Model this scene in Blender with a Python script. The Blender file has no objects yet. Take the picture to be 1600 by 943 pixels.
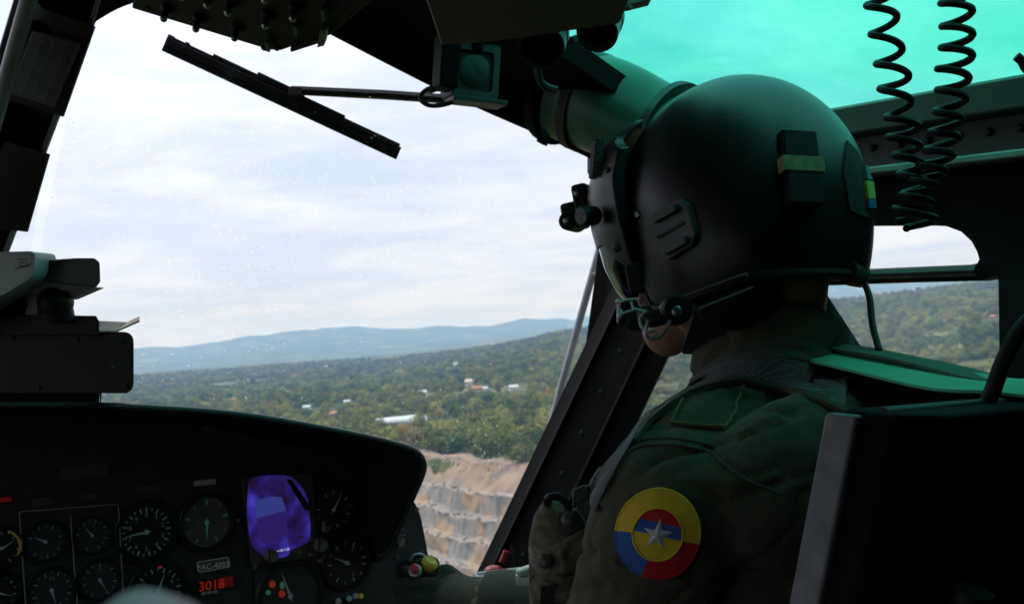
import bpy, bmesh, math, random
import numpy as np
from mathutils import Vector, Matrix, noise
from mathutils.geometry import tessellate_polygon
from mathutils.bvhtree import BVHTree
rad = math.radians
random.seed(7); RNG = np.random.default_rng(7)
scene = bpy.context.scene
COL = scene.collection

# ------------------------------------------------------------------ camera
FPX = 1716.0                       # focal length in pixels of the 1600 px wide photograph
CAMZ = 55.0                        # height of the aircraft above the plateau
PITCH, ROLL = rad(1.85), rad(4.17)
fw = Vector((0, math.cos(PITCH), math.sin(PITCH)))
u0 = Vector((0, -math.sin(PITCH), math.cos(PITCH)))
rt = Vector((1, 0, 0)) * math.cos(ROLL) - u0 * math.sin(ROLL)
up = Vector((1, 0, 0)) * math.sin(ROLL) + u0 * math.cos(ROLL)
cam = bpy.data.cameras.new('camera')
camo = bpy.data.objects.new('camera', cam); COL.objects.link(camo)
camo.matrix_world = Matrix(((rt.x, up.x, -fw.x, 0), (rt.y, up.y, -fw.y, 0), (rt.z, up.z, -fw.z, CAMZ), (0, 0, 0, 1)))
cam.sensor_width = 36.0; cam.lens = FPX / 1600 * 36
cam.clip_start = 0.02; cam.clip_end = 60000
cam.dof.use_dof = True; cam.dof.focus_distance = 1.10; cam.dof.aperture_fstop = 15.0
cam.dof.aperture_blades = 7
scene.camera = camo
# cabin matrix: x right, y ahead of the lens, z up, in the aircraft's own attitude
CABIN = Matrix(((rt.x, fw.x, up.x, 0), (rt.y, fw.y, up.y, 0), (rt.z, fw.z, up.z, CAMZ), (0, 0, 0, 1)))
CROT = CABIN.to_3x3().to_4x4()

# ------------------------------------------------------------------ sky, sun, exposure
SUN_EL, SUN_AZ = rad(55), rad(-60)          # azimuth measured from +Y towards +X
world = bpy.data.worlds.new('World'); scene.world = world; world.use_nodes = True
nt = world.node_tree; nt.nodes.clear()
def N(t, **k):
    n = nt.nodes.new(t)
    for a, b in k.items(): setattr(n, a, b)
    return n
L = nt.links.new
out = N('ShaderNodeOutputWorld'); bg = N('ShaderNodeBackground'); bg.inputs['Strength'].default_value = 0.1
sky = N('ShaderNodeTexSky', sky_type='NISHITA', sun_disc=False); sky.sun_elevation = SUN_EL; sky.sun_rotation = SUN_AZ
sky.air_density = 1.0; sky.dust_density = 1.5; sky.altitude = 800
tc = N('ShaderNodeTexCoord'); sep = N('ShaderNodeSeparateXYZ'); L(tc.outputs['Generated'], sep.inputs[0])
za = N('ShaderNodeMath', operation='ABSOLUTE'); L(sep.outputs['Z'], za.inputs[0])
zz = N('ShaderNodeMath', operation='ADD'); L(za.outputs[0], zz.inputs[0]); zz.inputs[1].default_value = 0.16
dx = N('ShaderNodeMath', operation='DIVIDE'); L(sep.outputs['X'], dx.inputs[0]); L(zz.outputs[0], dx.inputs[1])
dy = N('ShaderNodeMath', operation='DIVIDE'); L(sep.outputs['Y'], dy.inputs[0]); L(zz.outputs[0], dy.inputs[1])
cb = N('ShaderNodeCombineXYZ'); L(dx.outputs[0], cb.inputs[0]); L(dy.outputs[0], cb.inputs[1])
def cloud(scale, detail, rough, lo, hi, off, squash=1.0):
    mp = N('ShaderNodeMapping'); mp.inputs['Location'].default_value = off; mp.inputs['Scale'].default_value = (1, squash, 1)
    L(cb.outputs[0], mp.inputs[0])
    n = N('ShaderNodeTexNoise'); n.inputs['Scale'].default_value = scale; n.inputs['Detail'].default_value = detail
    n.inputs['Roughness'].default_value = rough; n.inputs['Distortion'].default_value = 0.35
    L(mp.outputs[0], n.inputs['Vector'])
    r = N('ShaderNodeMapRange', interpolation_type='SMOOTHSTEP'); r.inputs['From Min'].default_value = lo; r.inputs['From Max'].default_value = hi
    L(n.outputs['Fac'], r.inputs['Value']); return r.outputs[0]
c1 = cloud(0.75, 7, 0.55, 0.34, 0.66, (3.1, 1.7, 0), 1.0)      # cover
c2 = cloud(1.7, 8, 0.6, 0.36, 0.66, (7.4, 2.3, 5), 1.25)             # relief inside the cloud
cm = N('ShaderNodeMix', data_type='RGBA'); L(c2, cm.inputs['Factor'])
cm.inputs['A'].default_value = (7.5, 8.2, 10.2, 1); cm.inputs['B'].default_value = (9.9, 10.2, 11.2, 1)
el = N('ShaderNodeMapRange'); L(za.outputs[0], el.inputs['Value']); el.inputs['From Max'].default_value = 0.9
el.inputs['To Min'].default_value = 1.0; el.inputs['To Max'].default_value = 2.1       # an overcast sky is brighter overhead
ce = N('ShaderNodeVectorMath', operation='SCALE'); L(cm.outputs['Result'], ce.inputs[0]); L(el.outputs[0], ce.inputs['Scale'])
sk = N('ShaderNodeVectorMath', operation='MULTIPLY'); L(sky.outputs[0], sk.inputs[0]); sk.inputs[1].default_value = (1, 1, 1)
fa = N('ShaderNodeMapRange'); L(c1, fa.inputs['Value']); fa.inputs['To Min'].default_value = 0.76; fa.inputs['To Max'].default_value = 1.0
mx = N('ShaderNodeMix', data_type='RGBA'); L(fa.outputs[0], mx.inputs['Factor']); L(sk.outputs[0], mx.inputs['A']); L(ce.outputs[0], mx.inputs['B'])
L(mx.outputs['Result'], bg.inputs['Color']); L(bg.outputs[0], out.inputs[0])
sl = bpy.data.lights.new('sun', 'SUN'); sl.energy = 1.5; sl.angle = rad(12); sl.color = (1, 0.96, 0.9)
so = bpy.data.objects.new('sun', sl); COL.objects.link(so)
sd = Vector((math.sin(SUN_AZ) * math.cos(SUN_EL), math.cos(SUN_AZ) * math.cos(SUN_EL), math.sin(SUN_EL)))
so.rotation_euler = sd.to_track_quat('Z', 'Y').to_euler(); so.location = sd * 500
v = scene.view_settings; v.view_transform = 'Standard'; v.look = 'None'; v.exposure = 0.0; v.gamma = 1.0
v.use_curve_mapping = False
scene.cycles.use_denoising = True; scene.cycles.max_bounces = 8; scene.cycles.transparent_max_bounces = 12
scene.cycles.volume_bounces = 1; scene.cycles.sample_clamp_indirect = 6
scene.cycles.caustics_reflective = False; scene.cycles.caustics_refractive = False

# ------------------------------------------------------------------ materials
MATS = {}
def mat(name, col, rough=0.6, metal=0.0, var=0.0, vscale=20, bump=0.0, bscale=60, spec=0.5, emit=None, estr=0, col2=None, coat=0, detail=5, object_random=False):
    if name in MATS: return MATS[name]
    m = bpy.data.materials.new(name); m.use_nodes = True; t = m.node_tree; b = t.nodes['Principled BSDF']
    b.inputs['Base Color'].default_value = (*col, 1); b.inputs['Roughness'].default_value = rough; b.inputs['Metallic'].default_value = metal
    b.inputs['Specular IOR Level'].default_value = spec; b.inputs['Coat Weight'].default_value = coat
    if emit: b.inputs['Emission Color'].default_value = (*emit, 1); b.inputs['Emission Strength'].default_value = estr
    g = t.nodes.new('ShaderNodeTexCoord')
    if var or col2:
        n = t.nodes.new('ShaderNodeTexNoise'); n.inputs['Scale'].default_value = vscale; n.inputs['Detail'].default_value = detail
        t.links.new(g.outputs['Object'], n.inputs['Vector'])
        c2 = col2 or tuple(c * (1 - var) for c in col); c1_ = col if col2 else tuple(min(1, c * (1 + var)) for c in col)
        r = t.nodes.new('ShaderNodeMix'); r.data_type = 'RGBA'
        mr = t.nodes.new('ShaderNodeMapRange'); mr.inputs['From Min'].default_value = 0.36; mr.inputs['From Max'].default_value = 0.64
        t.links.new(n.outputs['Fac'], mr.inputs['Value']); t.links.new(mr.outputs[0], r.inputs['Factor'])
        r.inputs['A'].default_value = (*c2, 1); r.inputs['B'].default_value = (*c1_, 1)
        t.links.new(r.outputs['Result'], b.inputs['Base Color'])
        rr = t.nodes.new('ShaderNodeMapRange'); rr.inputs['To Min'].default_value = max(0.05, rough - 0.08); rr.inputs['To Max'].default_value = min(1, rough + 0.08)
        t.links.new(n.outputs['Fac'], rr.inputs['Value']); t.links.new(rr.outputs[0], b.inputs['Roughness'])
    if bump:
        n2 = t.nodes.new('ShaderNodeTexNoise'); n2.inputs['Scale'].default_value = bscale; n2.inputs['Detail'].default_value = 4
        t.links.new(g.outputs['Object'], n2.inputs['Vector'])
        bp = t.nodes.new('ShaderNodeBump'); bp.inputs['Strength'].default_value = bump; bp.inputs['Distance'].default_value = 0.01
        t.links.new(n2.outputs['Fac'], bp.inputs['Height']); t.links.new(bp.outputs[0], b.inputs['Normal'])
    MATS[name] = m; return m
def glass(name, tint, refl=0.04, rough=0.02):
    m = bpy.data.materials.new(name); m.use_nodes = True; t = m.node_tree; t.nodes.clear()
    o = t.nodes.new('ShaderNodeOutputMaterial'); tr = t.nodes.new('ShaderNodeBsdfTransparent'); tr.inputs[0].default_value = (*tint, 1)
    gl = t.nodes.new('ShaderNodeBsdfGlossy'); gl.inputs['Roughness'].default_value = rough
    lw = t.nodes.new('ShaderNodeLayerWeight'); lw.inputs['Blend'].default_value = 0.5
    pw = t.nodes.new('ShaderNodeMath'); pw.operation = 'POWER'; t.links.new(lw.outputs['Facing'], pw.inputs[0]); pw.inputs[1].default_value = 5.0
    ma = t.nodes.new('ShaderNodeMath'); ma.operation = 'MULTIPLY_ADD'; t.links.new(pw.outputs[0], ma.inputs[0]); ma.inputs[1].default_value = 0.8; ma.inputs[2].default_value = refl
    mxx = t.nodes.new('ShaderNodeMixShader'); t.links.new(ma.outputs[0], mxx.inputs[0]); t.links.new(tr.outputs[0], mxx.inputs[1]); t.links.new(gl.outputs[0], mxx.inputs[2])
    t.links.new(mxx.outputs[0], o.inputs[0]); MATS[name] = m; return m

black = mat('black_cabin_paint', (0.0065, 0.0065, 0.007), 0.62, var=0.35, vscale=14, bump=0.08, bscale=180, spec=0.06)
matte = mat('flat_black_paint', (0.007, 0.007, 0.007), 0.85, var=0.25, vscale=9, spec=0.1)
greyp = mat('worn_dark_grey_paint', (0.026, 0.027, 0.028), 0.55, var=0.35, vscale=25, bump=0.05, spec=0.35)
pale = mat('pale_grey_paint', (0.30, 0.31, 0.34), 0.5, var=0.12, vscale=12)
metal = mat('bare_steel', (0.42, 0.43, 0.45), 0.35, 1.0, var=0.2, vscale=40)
rubber = mat('black_rubber', (0.012, 0.012, 0.013), 0.6, var=0.2, vscale=50, spec=0.3)
plastic = mat('black_moulded_plastic', (0.010, 0.010, 0.011), 0.5, var=0.2, vscale=30, bump=0.05, bscale=400, spec=0.3)
ledge = mat('grey_green_primer', (0.13, 0.145, 0.135), 0.6, var=0.3, vscale=18)

# ------------------------------------------------------------------ shape helpers (cabin space unless said otherwise)
HA = rad(35); SH, CH = math.sin(HA), math.cos(HA)      # the nose points 35 degrees left of the lens
A = lambda *p: np.array(p, float)
def at(px, py, d): return A((px - 800) / FPX * d, d, (471.5 - py) / FPX * d)
def af(F, R, U): return A(R * CH - F * SH, R * SH + F * CH, U)
DF, DR, DU = A(-SH, CH, 0), A(CH, SH, 0), A(0, 0, 1)
def pF(px, py, F):
    r = at(px, py, 1.0); return r * (F / float(r @ DF))
def pR(px, py, R):
    r = at(px, py, 1.0); return r * (R / float(r @ DR))
def nrm(v): v = np.asarray(v, float); return v / (np.linalg.norm(v) + 1e-12)
def acc(*ms):
    V, Fs = [], []
    for (v_, f_) in ms:
        k = len(V); V += [tuple(p) for p in v_]; Fs += [tuple(i + k for i in q) for q in f_]
    return V, Fs
def box(c, size, ax=None):
    ax = ax or (A(1, 0, 0), A(0, 1, 0), A(0, 0, 1)); c = A(*c)
    V = [c + ax[0] * size[0] * i / 2 + ax[1] * size[1] * j / 2 + ax[2] * size[2] * k / 2 for k in (-1, 1) for j in (-1, 1) for i in (-1, 1)]
    return V, [(0, 2, 3, 1), (4, 5, 7, 6), (0, 1, 5, 4), (2, 6, 7, 3), (0, 4, 6, 2), (1, 3, 7, 5)]
AFX = (DR, DF, DU)
def frame(d):
    d = nrm(d); a = A(0, 0, 1) if abs(d[2]) < 0.9 else A(1, 0, 0)
    x = nrm(np.cross(a, d)); return x, np.cross(d, x)
def tube(path, r, n=10, cap=True, flat=1.0):
    P = [A(*p) for p in path]; m = len(P); rs = [r] * m if np.isscalar(r) else list(r)
    V, Fs = [], []; x = None
    for i, p in enumerate(P):
        t = nrm(P[min(i + 1, m - 1)] - P[max(i - 1, 0)])
        if x is None: x, y = frame(t)
        else: x = nrm(x - t * float(x @ t)); y = np.cross(t, x)
        for k in range(n):
            a = 2 * math.pi * k / n; V.append(p + rs[i] * (math.cos(a) * x + flat * math.sin(a) * y))
    for i in range(m - 1):
        for k in range(n): Fs.append((i * n + k, i * n + (k + 1) % n, (i + 1) * n + (k + 1) % n, (i + 1) * n + k))
    if cap: Fs.append(tuple(range(n - 1, -1, -1))); Fs.append(tuple((m - 1) * n + k for k in range(n)))
    return V, Fs
def lathe(c, axis, prof, n=24, cap=True):
    """prof: list of (offset along axis, radius)"""
    axis = nrm(axis); x, y = frame(axis); V, Fs = [], []
    for (o, r) in prof:
        for k in range(n):
            a = 2 * math.pi * k / n; V.append(A(*c) + axis * o + r * (math.cos(a) * x + math.sin(a) * y))
    for i in range(len(prof) - 1):
        for k in range(n): Fs.append((i * n + k, i * n + (k + 1) % n, (i + 1) * n + (k + 1) % n, (i + 1) * n + k))
    if cap: Fs.append(tuple(range(n - 1, -1, -1))); Fs.append(tuple((len(prof) - 1) * n + k for k in range(n)))
    return V, Fs
def ell(c, r, ax=None, nu=20, nv=12):
    ax = ax or (A(1, 0, 0), A(0, 1, 0), A(0, 0, 1)); c = A(*c); V, Fs = [], []
    for j in range(nv + 1):
        p = math.pi * j / nv
        for i in range(nu):
            t = 2 * math.pi * i / nu
            V.append(c + ax[0] * r[0] * math.sin(p) * math.cos(t) + ax[1] * r[1] * math.sin(p) * math.sin(t) + ax[2] * r[2] * math.cos(p))
    for j in range(nv):
        for i in range(nu): Fs.append((j * nu + i, (j + 1) * nu + i, (j + 1) * nu + (i + 1) % nu, j * nu + (i + 1) % nu))
    return V, Fs
def loft(rings, closed=False, caps=False):
    n = len(rings[0]); V = [tuple(p) for r in rings for p in r]; Fs = []
    for i in range(len(rings) - 1):
        for k in range(n if closed else n - 1): Fs.append((i * n + k, i * n + (k + 1) % n, (i + 1) * n + (k + 1) % n, (i + 1) * n + k))
    if caps: Fs.append(tuple(range(n - 1, -1, -1))); Fs.append(tuple((len(rings) - 1) * n + k for k in range(n)))
    return V, Fs
def plate(outer, holes=(), ext=(0, 0, 0)):
    """flat plate with holes, extruded by ext"""
    loops = [list(outer)] + [list(h) for h in holes]
    tri = tessellate_polygon([[Vector(tuple(p)) for p in l] for l in loops])
    P = [A(*p) for l in loops for p in l]; n = len(P); e = A(*ext)
    V = P + [p + e for p in P]; Fs = []
    for t_ in tri: Fs.append(tuple(t_)); Fs.append(tuple(i + n for i in reversed(t_)))
    k = 0
    for l in loops:
        m = len(l)
        for i in range(m): Fs.append((k + i, k + (i + 1) % m, n + k + (i + 1) % m, n + k + i))
        k += m
    return V, Fs
def ribbon(path, side, w, th):
    """strap: path of points, side vectors, width, thickness"""
    rings = []
    m = len(path)
    for i, p in enumerate(path):
        t = nrm(A(*path[min(i + 1, m - 1)]) - A(*path[max(i - 1, 0)])); s = A(*side[i]) if len(np.shape(side)) == 2 else A(*side)
        s = nrm(s - t * float(s @ t)); nn = np.cross(t, s); p = A(*p); ww = w if np.isscalar(w) else w[i]
        rings.append([p - s * ww / 2 - nn * th / 2, p + s * ww / 2 - nn * th / 2, p + s * ww / 2 + nn * th / 2, p - s * ww / 2 + nn * th / 2])
    return loft(rings, True, True)
def spline(pts, n):
    P = [A(*p) for p in pts]; P = [2 * P[0] - P[1]] + P + [2 * P[-1] - P[-2]]; out_ = []
    segs = len(P) - 3
    for i in range(n):
        u = i / (n - 1) * segs; k = min(int(u), segs - 1); t = u - k
        a, b, c, d = P[k], P[k + 1], P[k + 2], P[k + 3]
        out_.append(0.5 * ((2 * b) + (-a + c) * t + (2 * a - 5 * b + 4 * c - d) * t * t + (-a + 3 * b - 3 * c + d) * t ** 3))
    return out_
def rpoly(pts, r, seg=5):
    """round the corners of a planar polygon"""
    P = [A(*p) for p in pts]; n = len(P); out_ = []
    for i in range(n):
        a, b, c = P[i - 1], P[i], P[(i + 1) % n]; rr = r if np.isscalar(r) else r[i]
        if rr <= 0: out_.append(b); continue
        p = b + nrm(a - b) * rr; q = b + nrm(c - b) * rr
        for k in range(seg + 1):
            t = k / seg; out_.append((1 - t) ** 2 * p + 2 * t * (1 - t) * b + t * t * q)
    return out_

ORG = {}
def mk(V, Fs, name, m, smooth=40):
    me = bpy.data.meshes.new(name); me.from_pydata([tuple(float(c) for c in p) for p in V], [], [tuple(f) for f in Fs])
    bm = bmesh.new(); bm.from_mesh(me); bmesh.ops.recalc_face_normals(bm, faces=bm.faces); bm.to_mesh(me); bm.free()
    if m: me.materials.append(m)
    if smooth:
        me.polygons.foreach_set('use_smooth', [True] * len(me.polygons)); me.set_sharp_from_angle(angle=rad(smooth))
    return me
def tag(o, label=None, cat=None, group=None, kind=None):
    if label: o['label'] = label
    if cat: o['category'] = cat
    if group: o['group'] = group
    if kind: o['kind'] = kind
    return o
def thing(name, base, label, cat, group=None):
    o = bpy.data.objects.new(name, None); COL.objects.link(o); o.empty_display_size = 0.05
    o.matrix_world = CABIN @ Matrix.Translation(Vector(base)) ; ORG[o.name] = A(*base)
    return tag(o, label, cat, group)
def part(name, mesh, m, parent=None, base=None, bevel=0, smooth=40, label=None, cat=None, group=None, kind=None, solid=0, sub=0, seg=2):
    V, Fs = mesh
    b = ORG[parent.name] if parent else (A(*base) if base is not None else np.mean(np.array([tuple(p) for p in V]), axis=0))
    o = bpy.data.objects.new(name, mk([A(*p) - b for p in V], Fs, name, m, smooth)); COL.objects.link(o)
    if parent: o.parent = parent
    else: o.matrix_world = CABIN @ Matrix.Translation(Vector(b))
    ORG[o.name] = b
    if solid: md = o.modifiers.new('solid', 'SOLIDIFY'); md.thickness = solid; md.offset = 0
    if bevel: md = o.modifiers.new('bevel', 'BEVEL'); md.width = bevel; md.segments = seg; md.limit_method = 'ANGLE'; md.angle_limit = rad(40); md.harden_normals = True
    if sub: md = o.modifiers.new('sub', 'SUBSURF'); md.levels = sub; md.render_levels = sub
    return tag(o, label, cat, group, kind)
def remesh(V, Fs, voxel, smooth_it=6, fac=0.6):
    me = bpy.data.meshes.new('tmp'); me.from_pydata([tuple(float(c) for c in p) for p in V], [], Fs)
    bm = bmesh.new(); bm.from_mesh(me); bmesh.ops.recalc_face_normals(bm, faces=bm.faces); bm.to_mesh(me); bm.free()
    o = bpy.data.objects.new('tmp', me); COL.objects.link(o)
    r = o.modifiers.new('r', 'REMESH'); r.mode = 'VOXEL'; r.voxel_size = voxel
    s = o.modifiers.new('s', 'SMOOTH'); s.factor = fac; s.iterations = smooth_it
    dg = bpy.context.evaluated_depsgraph_get(); dg.update(); ev = o.evaluated_get(dg); m2 = ev.to_mesh()
    V2 = [A(*v_.co) for v_ in m2.vertices]; F2 = [tuple(p.vertices) for p in m2.polygons]
    ev.to_mesh_clear(); bpy.data.objects.remove(o); bpy.data.meshes.remove(me)
    return V2, F2
def text_mesh(s, origin, xdir, ydir, h, th=0.0004, align='CENTER'):
    cu = bpy.data.curves.new('t', 'FONT'); cu.body = s; cu.size = 1; cu.align_x = align; cu.align_y = 'CENTER'; cu.resolution_u = 2
    o = bpy.data.objects.new('t', cu); COL.objects.link(o)
    dg = bpy.context.evaluated_depsgraph_get(); dg.update(); m2 = o.evaluated_get(dg).to_mesh()
    V2 = [A(*origin) + A(*xdir) * v_.co.x * h + A(*ydir) * v_.co.y * h for v_ in m2.vertices]; F2 = [tuple(p.vertices) for p in m2.polygons]
    o.evaluated_get(dg).to_mesh_clear(); bpy.data.objects.remove(o); bpy.data.curves.remove(cu)
    return V2, F2
def wobj(name, V, Fs, m, loc=(0, 0, 0), parent=None, smooth=40, label=None, cat=None, group=None, kind=None):
    o = bpy.data.objects.new(name, mk(V, Fs, name, m, smooth)); COL.objects.link(o); o.location = loc
    if parent: o.parent = parent
    return tag(o, label, cat, group, kind)
# ================================================================== LANDSCAPE (world space)
def sstep(a, b, x): t = np.clip((x - a) / (b - a), 0, 1); return t * t * (3 - 2 * t)
def fbm(x, y, s, o=0.0, oct=4):
    return noise.fractal(Vector((x / s + o, y / s - o * 0.7, o * 1.3)), 0.9, 2.1, oct)
AZP = [-180, -60, -26, -19, -14.5, -11.5, -8, -5.3, -3.3, -1.3, 0.5, 1.7, 3.0, 7, 12, 17, 24, 60, 180]
FARP = [120, 100, 95, 118, 150, 168, 170, 112, 128, 108, 168, 118, 104, 150, 250, 300, 270, 150, 120]     # crest above the lens at ~11 km
NEARP = [30, 20, 0, 0, 0, 0, 0, 3, 8, 16, 26, 34, 41, 48, 55, 63, 80, 90, 60]                        # right hand hill crest
QD = nrm(A(-0.54, 0.84)); QN = A(-QD[1], QD[0]); QN = QN if QN @ A(0, -1) > 0 else -QN            # bench direction, outward normal
Q0 = A(-8.0, 470.0)                                                                              # a point on the quarry's top edge
def pit(x, y):
    """metres in front of the quarry's upper edge"""
    return float((A(x, y) - Q0) @ QN)
def ground(x, y):
    r = math.hypot(x, y); az = math.degrees(math.atan2(x, y))
    z = 4.0 * fbm(x, y, 420, 3.3, 4) * min(1, r / 900) + 9 * fbm(x, y, 1500, 8.1, 3) * min(1, r / 2500)
    a = np.interp(az, AZP, NEARP)
    z += 17 * float(sstep(900, 3600, r))
    z += a * float(sstep(650, 2100, r)) * (1 - 0.9 * float(sstep(2300, 4200, r))) + (0.12 * a * fbm(x, y, 500, 1.2, 4) if r > 700 else 0)
    if r > 3500:
        f_ = np.interp(az, AZP, FARP) + 34 * fbm(az * 60, 0, 200, 2.0, 6)
        k = float(sstep(6500, 10800, r)) * (1 - 0.35 * float(sstep(11000, 15500, r)))
        z += (CAMZ + f_) * k + k * 30 * fbm(x, y, 1500, 5.0, 5) + 25 * float(sstep(3500, 7000, r)) * (fbm(x, y, 1300, 6.0, 5)) + 46 * float(sstep(3800, 5200, r)) * (1 - float(sstep(5600, 7000, r))) * max(0, float(fbm(x, y, 1100, 11.0, 4)) + .1) * float(sstep(-7, -1, az))
    p = pit(x, y)
    if p > -4: z = z * (1 - float(sstep(-4, 10, p))) - 52 * float(sstep(0, 14, p))
    return z
def terrain():
    azs = sorted(set([round(v_, 3) for v_ in np.concatenate([np.arange(-180, -32, 4.0), np.arange(-32, 34, 0.22), np.arange(34, 180, 4.0)])]))
    rs = [30, 120, 220, 300, 360, 400] + list(np.arange(420, 560, 4)) + list(560 * (12900 / 560) ** (np.linspace(0, 1, 190)))
    V = []; n = len(azs)
    for r in rs:
        for a in azs:
            x, y = r * math.sin(rad(a)), r * math.cos(rad(a)); V.append((x, y, ground(x, y)))
    Fs = [(i * n + k, i * n + (k + 1) % n, (i + 1) * n + (k + 1) % n, (i + 1) * n + k) for i in range(len(rs) - 1) for k in range(n)]
    Fs.append(tuple(range(n)))
    return V, Fs
def terrain_mat():
    m = bpy.data.materials.new('forest_floor_and_far_canopy'); m.use_nodes = True; t = m.node_tree; b = t.nodes['Principled BSDF']
    b.inputs['Roughness'].default_value = 0.95; b.inputs['Specular IOR Level'].default_value = 0.1
    g = t.nodes.new('ShaderNodeNewGeometry')
    def nz(s, d, lo, hi):
        n = t.nodes.new('ShaderNodeTexNoise'); n.inputs['Scale'].default_value = s; n.inputs['Detail'].default_value = d; n.inputs['Roughness'].default_value = 0.65
        t.links.new(g.outputs['Position'], n.inputs['Vector']); r = t.nodes.new('ShaderNodeMapRange'); r.inputs['From Min'].default_value = lo; r.inputs['From Max'].default_value = hi
        t.links.new(n.outputs['Fac'], r.inputs['Value']); return r.outputs[0]
    def mixc(f, a_, b_):
        x = t.nodes.new('ShaderNodeMix'); x.data_type = 'RGBA'
        t.links.new(f, x.inputs['Factor'])
        for s, q in (('A', a_), ('B', b_)):
            if isinstance(q, tuple): x.inputs[s].default_value = (*q, 1)
            else: t.links.new(q, x.inputs[s])
        return x.outputs['Result']
    c = mixc(nz(0.06, 4, 0.35, 0.65), (0.032, 0.046, 0.016), (0.10, 0.12, 0.04))
    c = mixc(nz(0.006, 5, 0.52, 0.66), c, (0.21, 0.205, 0.085))
    c = mixc(nz(0.013, 3, 0.68, 0.74), c, (0.20, 0.15, 0.09))
    t.links.new(c, b.inputs['Base Color'])
    return m
tV, tF = terrain()
wobj('terrain', tV, tF, terrain_mat(), kind='structure', smooth=60)

# ------------------------------------------------------------------ quarry
def rock_mat():
    m = bpy.data.materials.new('quarry_rock'); m.use_nodes = True; t = m.node_tree; b = t.nodes['Principled BSDF']
    b.inputs['Roughness'].default_value = 0.9; b.inputs['Specular IOR Level'].default_value = 0.2
    g = t.nodes.new('ShaderNodeTexCoord'); mp = t.nodes.new('ShaderNodeMapping'); mp.inputs['Scale'].default_value = (1, 1, 0.28)
    t.links.new(g.outputs['Object'], mp.inputs[0])
    def nz(vec, s, d, lo, hi):
        n = t.nodes.new('ShaderNodeTexNoise'); n.inputs['Scale'].default_value = s; n.inputs['Detail'].default_value = d; n.inputs['Roughness'].default_value = 0.6
        t.links.new(vec, n.inputs['Vector']); r = t.nodes.new('ShaderNodeMapRange'); r.inputs['From Min'].default_value = lo; r.inputs['From Max'].default_value = hi
        t.links.new(n.outputs['Fac'], r.inputs['Value']); return r.outputs[0]
    def mixc(f, a_, b_):
        x = t.nodes.new('ShaderNodeMix'); x.data_type = 'RGBA'; t.links.new(f, x.inputs['Factor'])
        for s, q in (('A', a_), ('B', b_)):
            if isinstance(q, tuple): x.inputs[s].default_value = (*q, 1)
            else: t.links.new(q, x.inputs[s])
        return x.outputs['Result']
    c = mixc(nz(mp.outputs[0], 0.45, 6, 0.3, 0.7), (0.17, 0.155, 0.14), (0.34, 0.31, 0.265))
    c = mixc(nz(g.outputs['Object'], 0.06, 3, 0.49, 0.58), c, (0.40, 0.28, 0.175))
    c = mixc(nz(mp.outputs[0], 0.9, 4, 0.62, 0.78), c, (0.15, 0.14, 0.13))
    at_ = t.nodes.new('ShaderNodeAttribute'); at_.attribute_name = 'soil'
    soil = mixc(nz(g.outputs['Object'], 0.12, 4, 0.45, 0.62), (0.34, 0.245, 0.165), (0.19, 0.15, 0.125))
    c = mixc(at_.outputs['Fac'], c, soil)
    bn = t.nodes.new('ShaderNodeAttribute'); bn.attribute_name = 'bench'
    c = mixc(bn.outputs['Fac'], c, mixc(nz(g.outputs['Object'], 0.35, 4, 0.35, 0.65), (0.24, 0.21, 0.175), (0.38, 0.32, 0.26)))
    t.links.new(c, b.inputs['Base Color'])
    return m
# profile: (metres outward, height, soil, bench)
PROF = [(-5, 1.5, 1, 0), (0, 0.5, 1, 0), (4, -4.0, 1, 0), (8, -9.0, 0.6, 0), (9.5, -9.3, 0, 1), (11, -9.6, 0, 1)]
zq, oq = -9.6, 11.0
for k in range(5):
    PROF += [(oq + 0.35, zq - 0.5, 0, 0.3), (oq + 0.9, zq - 4.2, 0, 0), (oq + 1.6, zq - 7.6, 0, 0), (oq + 2.8, zq - 8.6, 0, 0.5), (oq + 5.4, zq - 8.9, 0, 1)]
    zq -= 8.9; oq += 5.4
PROF.append((oq + 40, zq - 2, 0, 0.6))
qV, qF, qs, qb = [], [], [], []
ss = np.arange(-110, 190, 0.8); pp = []
for i in range(len(PROF) - 1):
    a, b = PROF[i], PROF[i + 1]; m_ = 4 if abs(a[1] - b[1]) > 3 else 2
    for j in range(m_): t_ = j / m_; pp.append(tuple(a[q] * (1 - t_) + b[q] * t_ for q in range(4)))
pp.append(PROF[-1])
for s in ss:
    for (o_, z_, so_, be_) in pp:
        w = 3.6 * noise.noise(Vector((s / 24, z_ / 22, 1.7))) + 1.0 * noise.fractal(Vector((s / 5, z_ / 9, 4.2)), 0.8, 2.2, 4) * (1 if be_ < 0.6 else 0.3)
        p = Q0 + QD * s + QN * (o_ + w)
        dz = 1.5 * noise.noise(Vector((s / 26, z_ / 14, 9.0))) + .7 * noise.noise(Vector((s / 8, z_ / 7, 5.0))) + (0.4 * noise.noise(Vector((s / 4, o_ / 3, 2.0))) if be_ < 0.6 else 0)
        if o_ < 1: dz += 3.5 * noise.noise(Vector((s / 22, 0, 3.0))) + 1.0
        qV.append((p[0], p[1], z_ + dz)); qs.append(so_); qb.append(be_)
n = len(pp)
qF = [(i * n + k, i * n + k + 1, (i + 1) * n + k + 1, (i + 1) * n + k) for i in range(len(ss) - 1) for k in range(n - 1)]
q = wobj('quarry', [A(*p) - A(*Q0, 0) for p in qV], qF, rock_mat(), loc=(*Q0, 0), smooth=35)
tag(q, 'terraced quarry face of grey and orange rock cut below the forest edge', 'quarry')
for nm, vals in (('soil', qs), ('bench', qb)):
    a_ = q.data.attributes.new(nm, 'FLOAT', 'POINT'); a_.data.foreach_set('value', vals)

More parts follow.
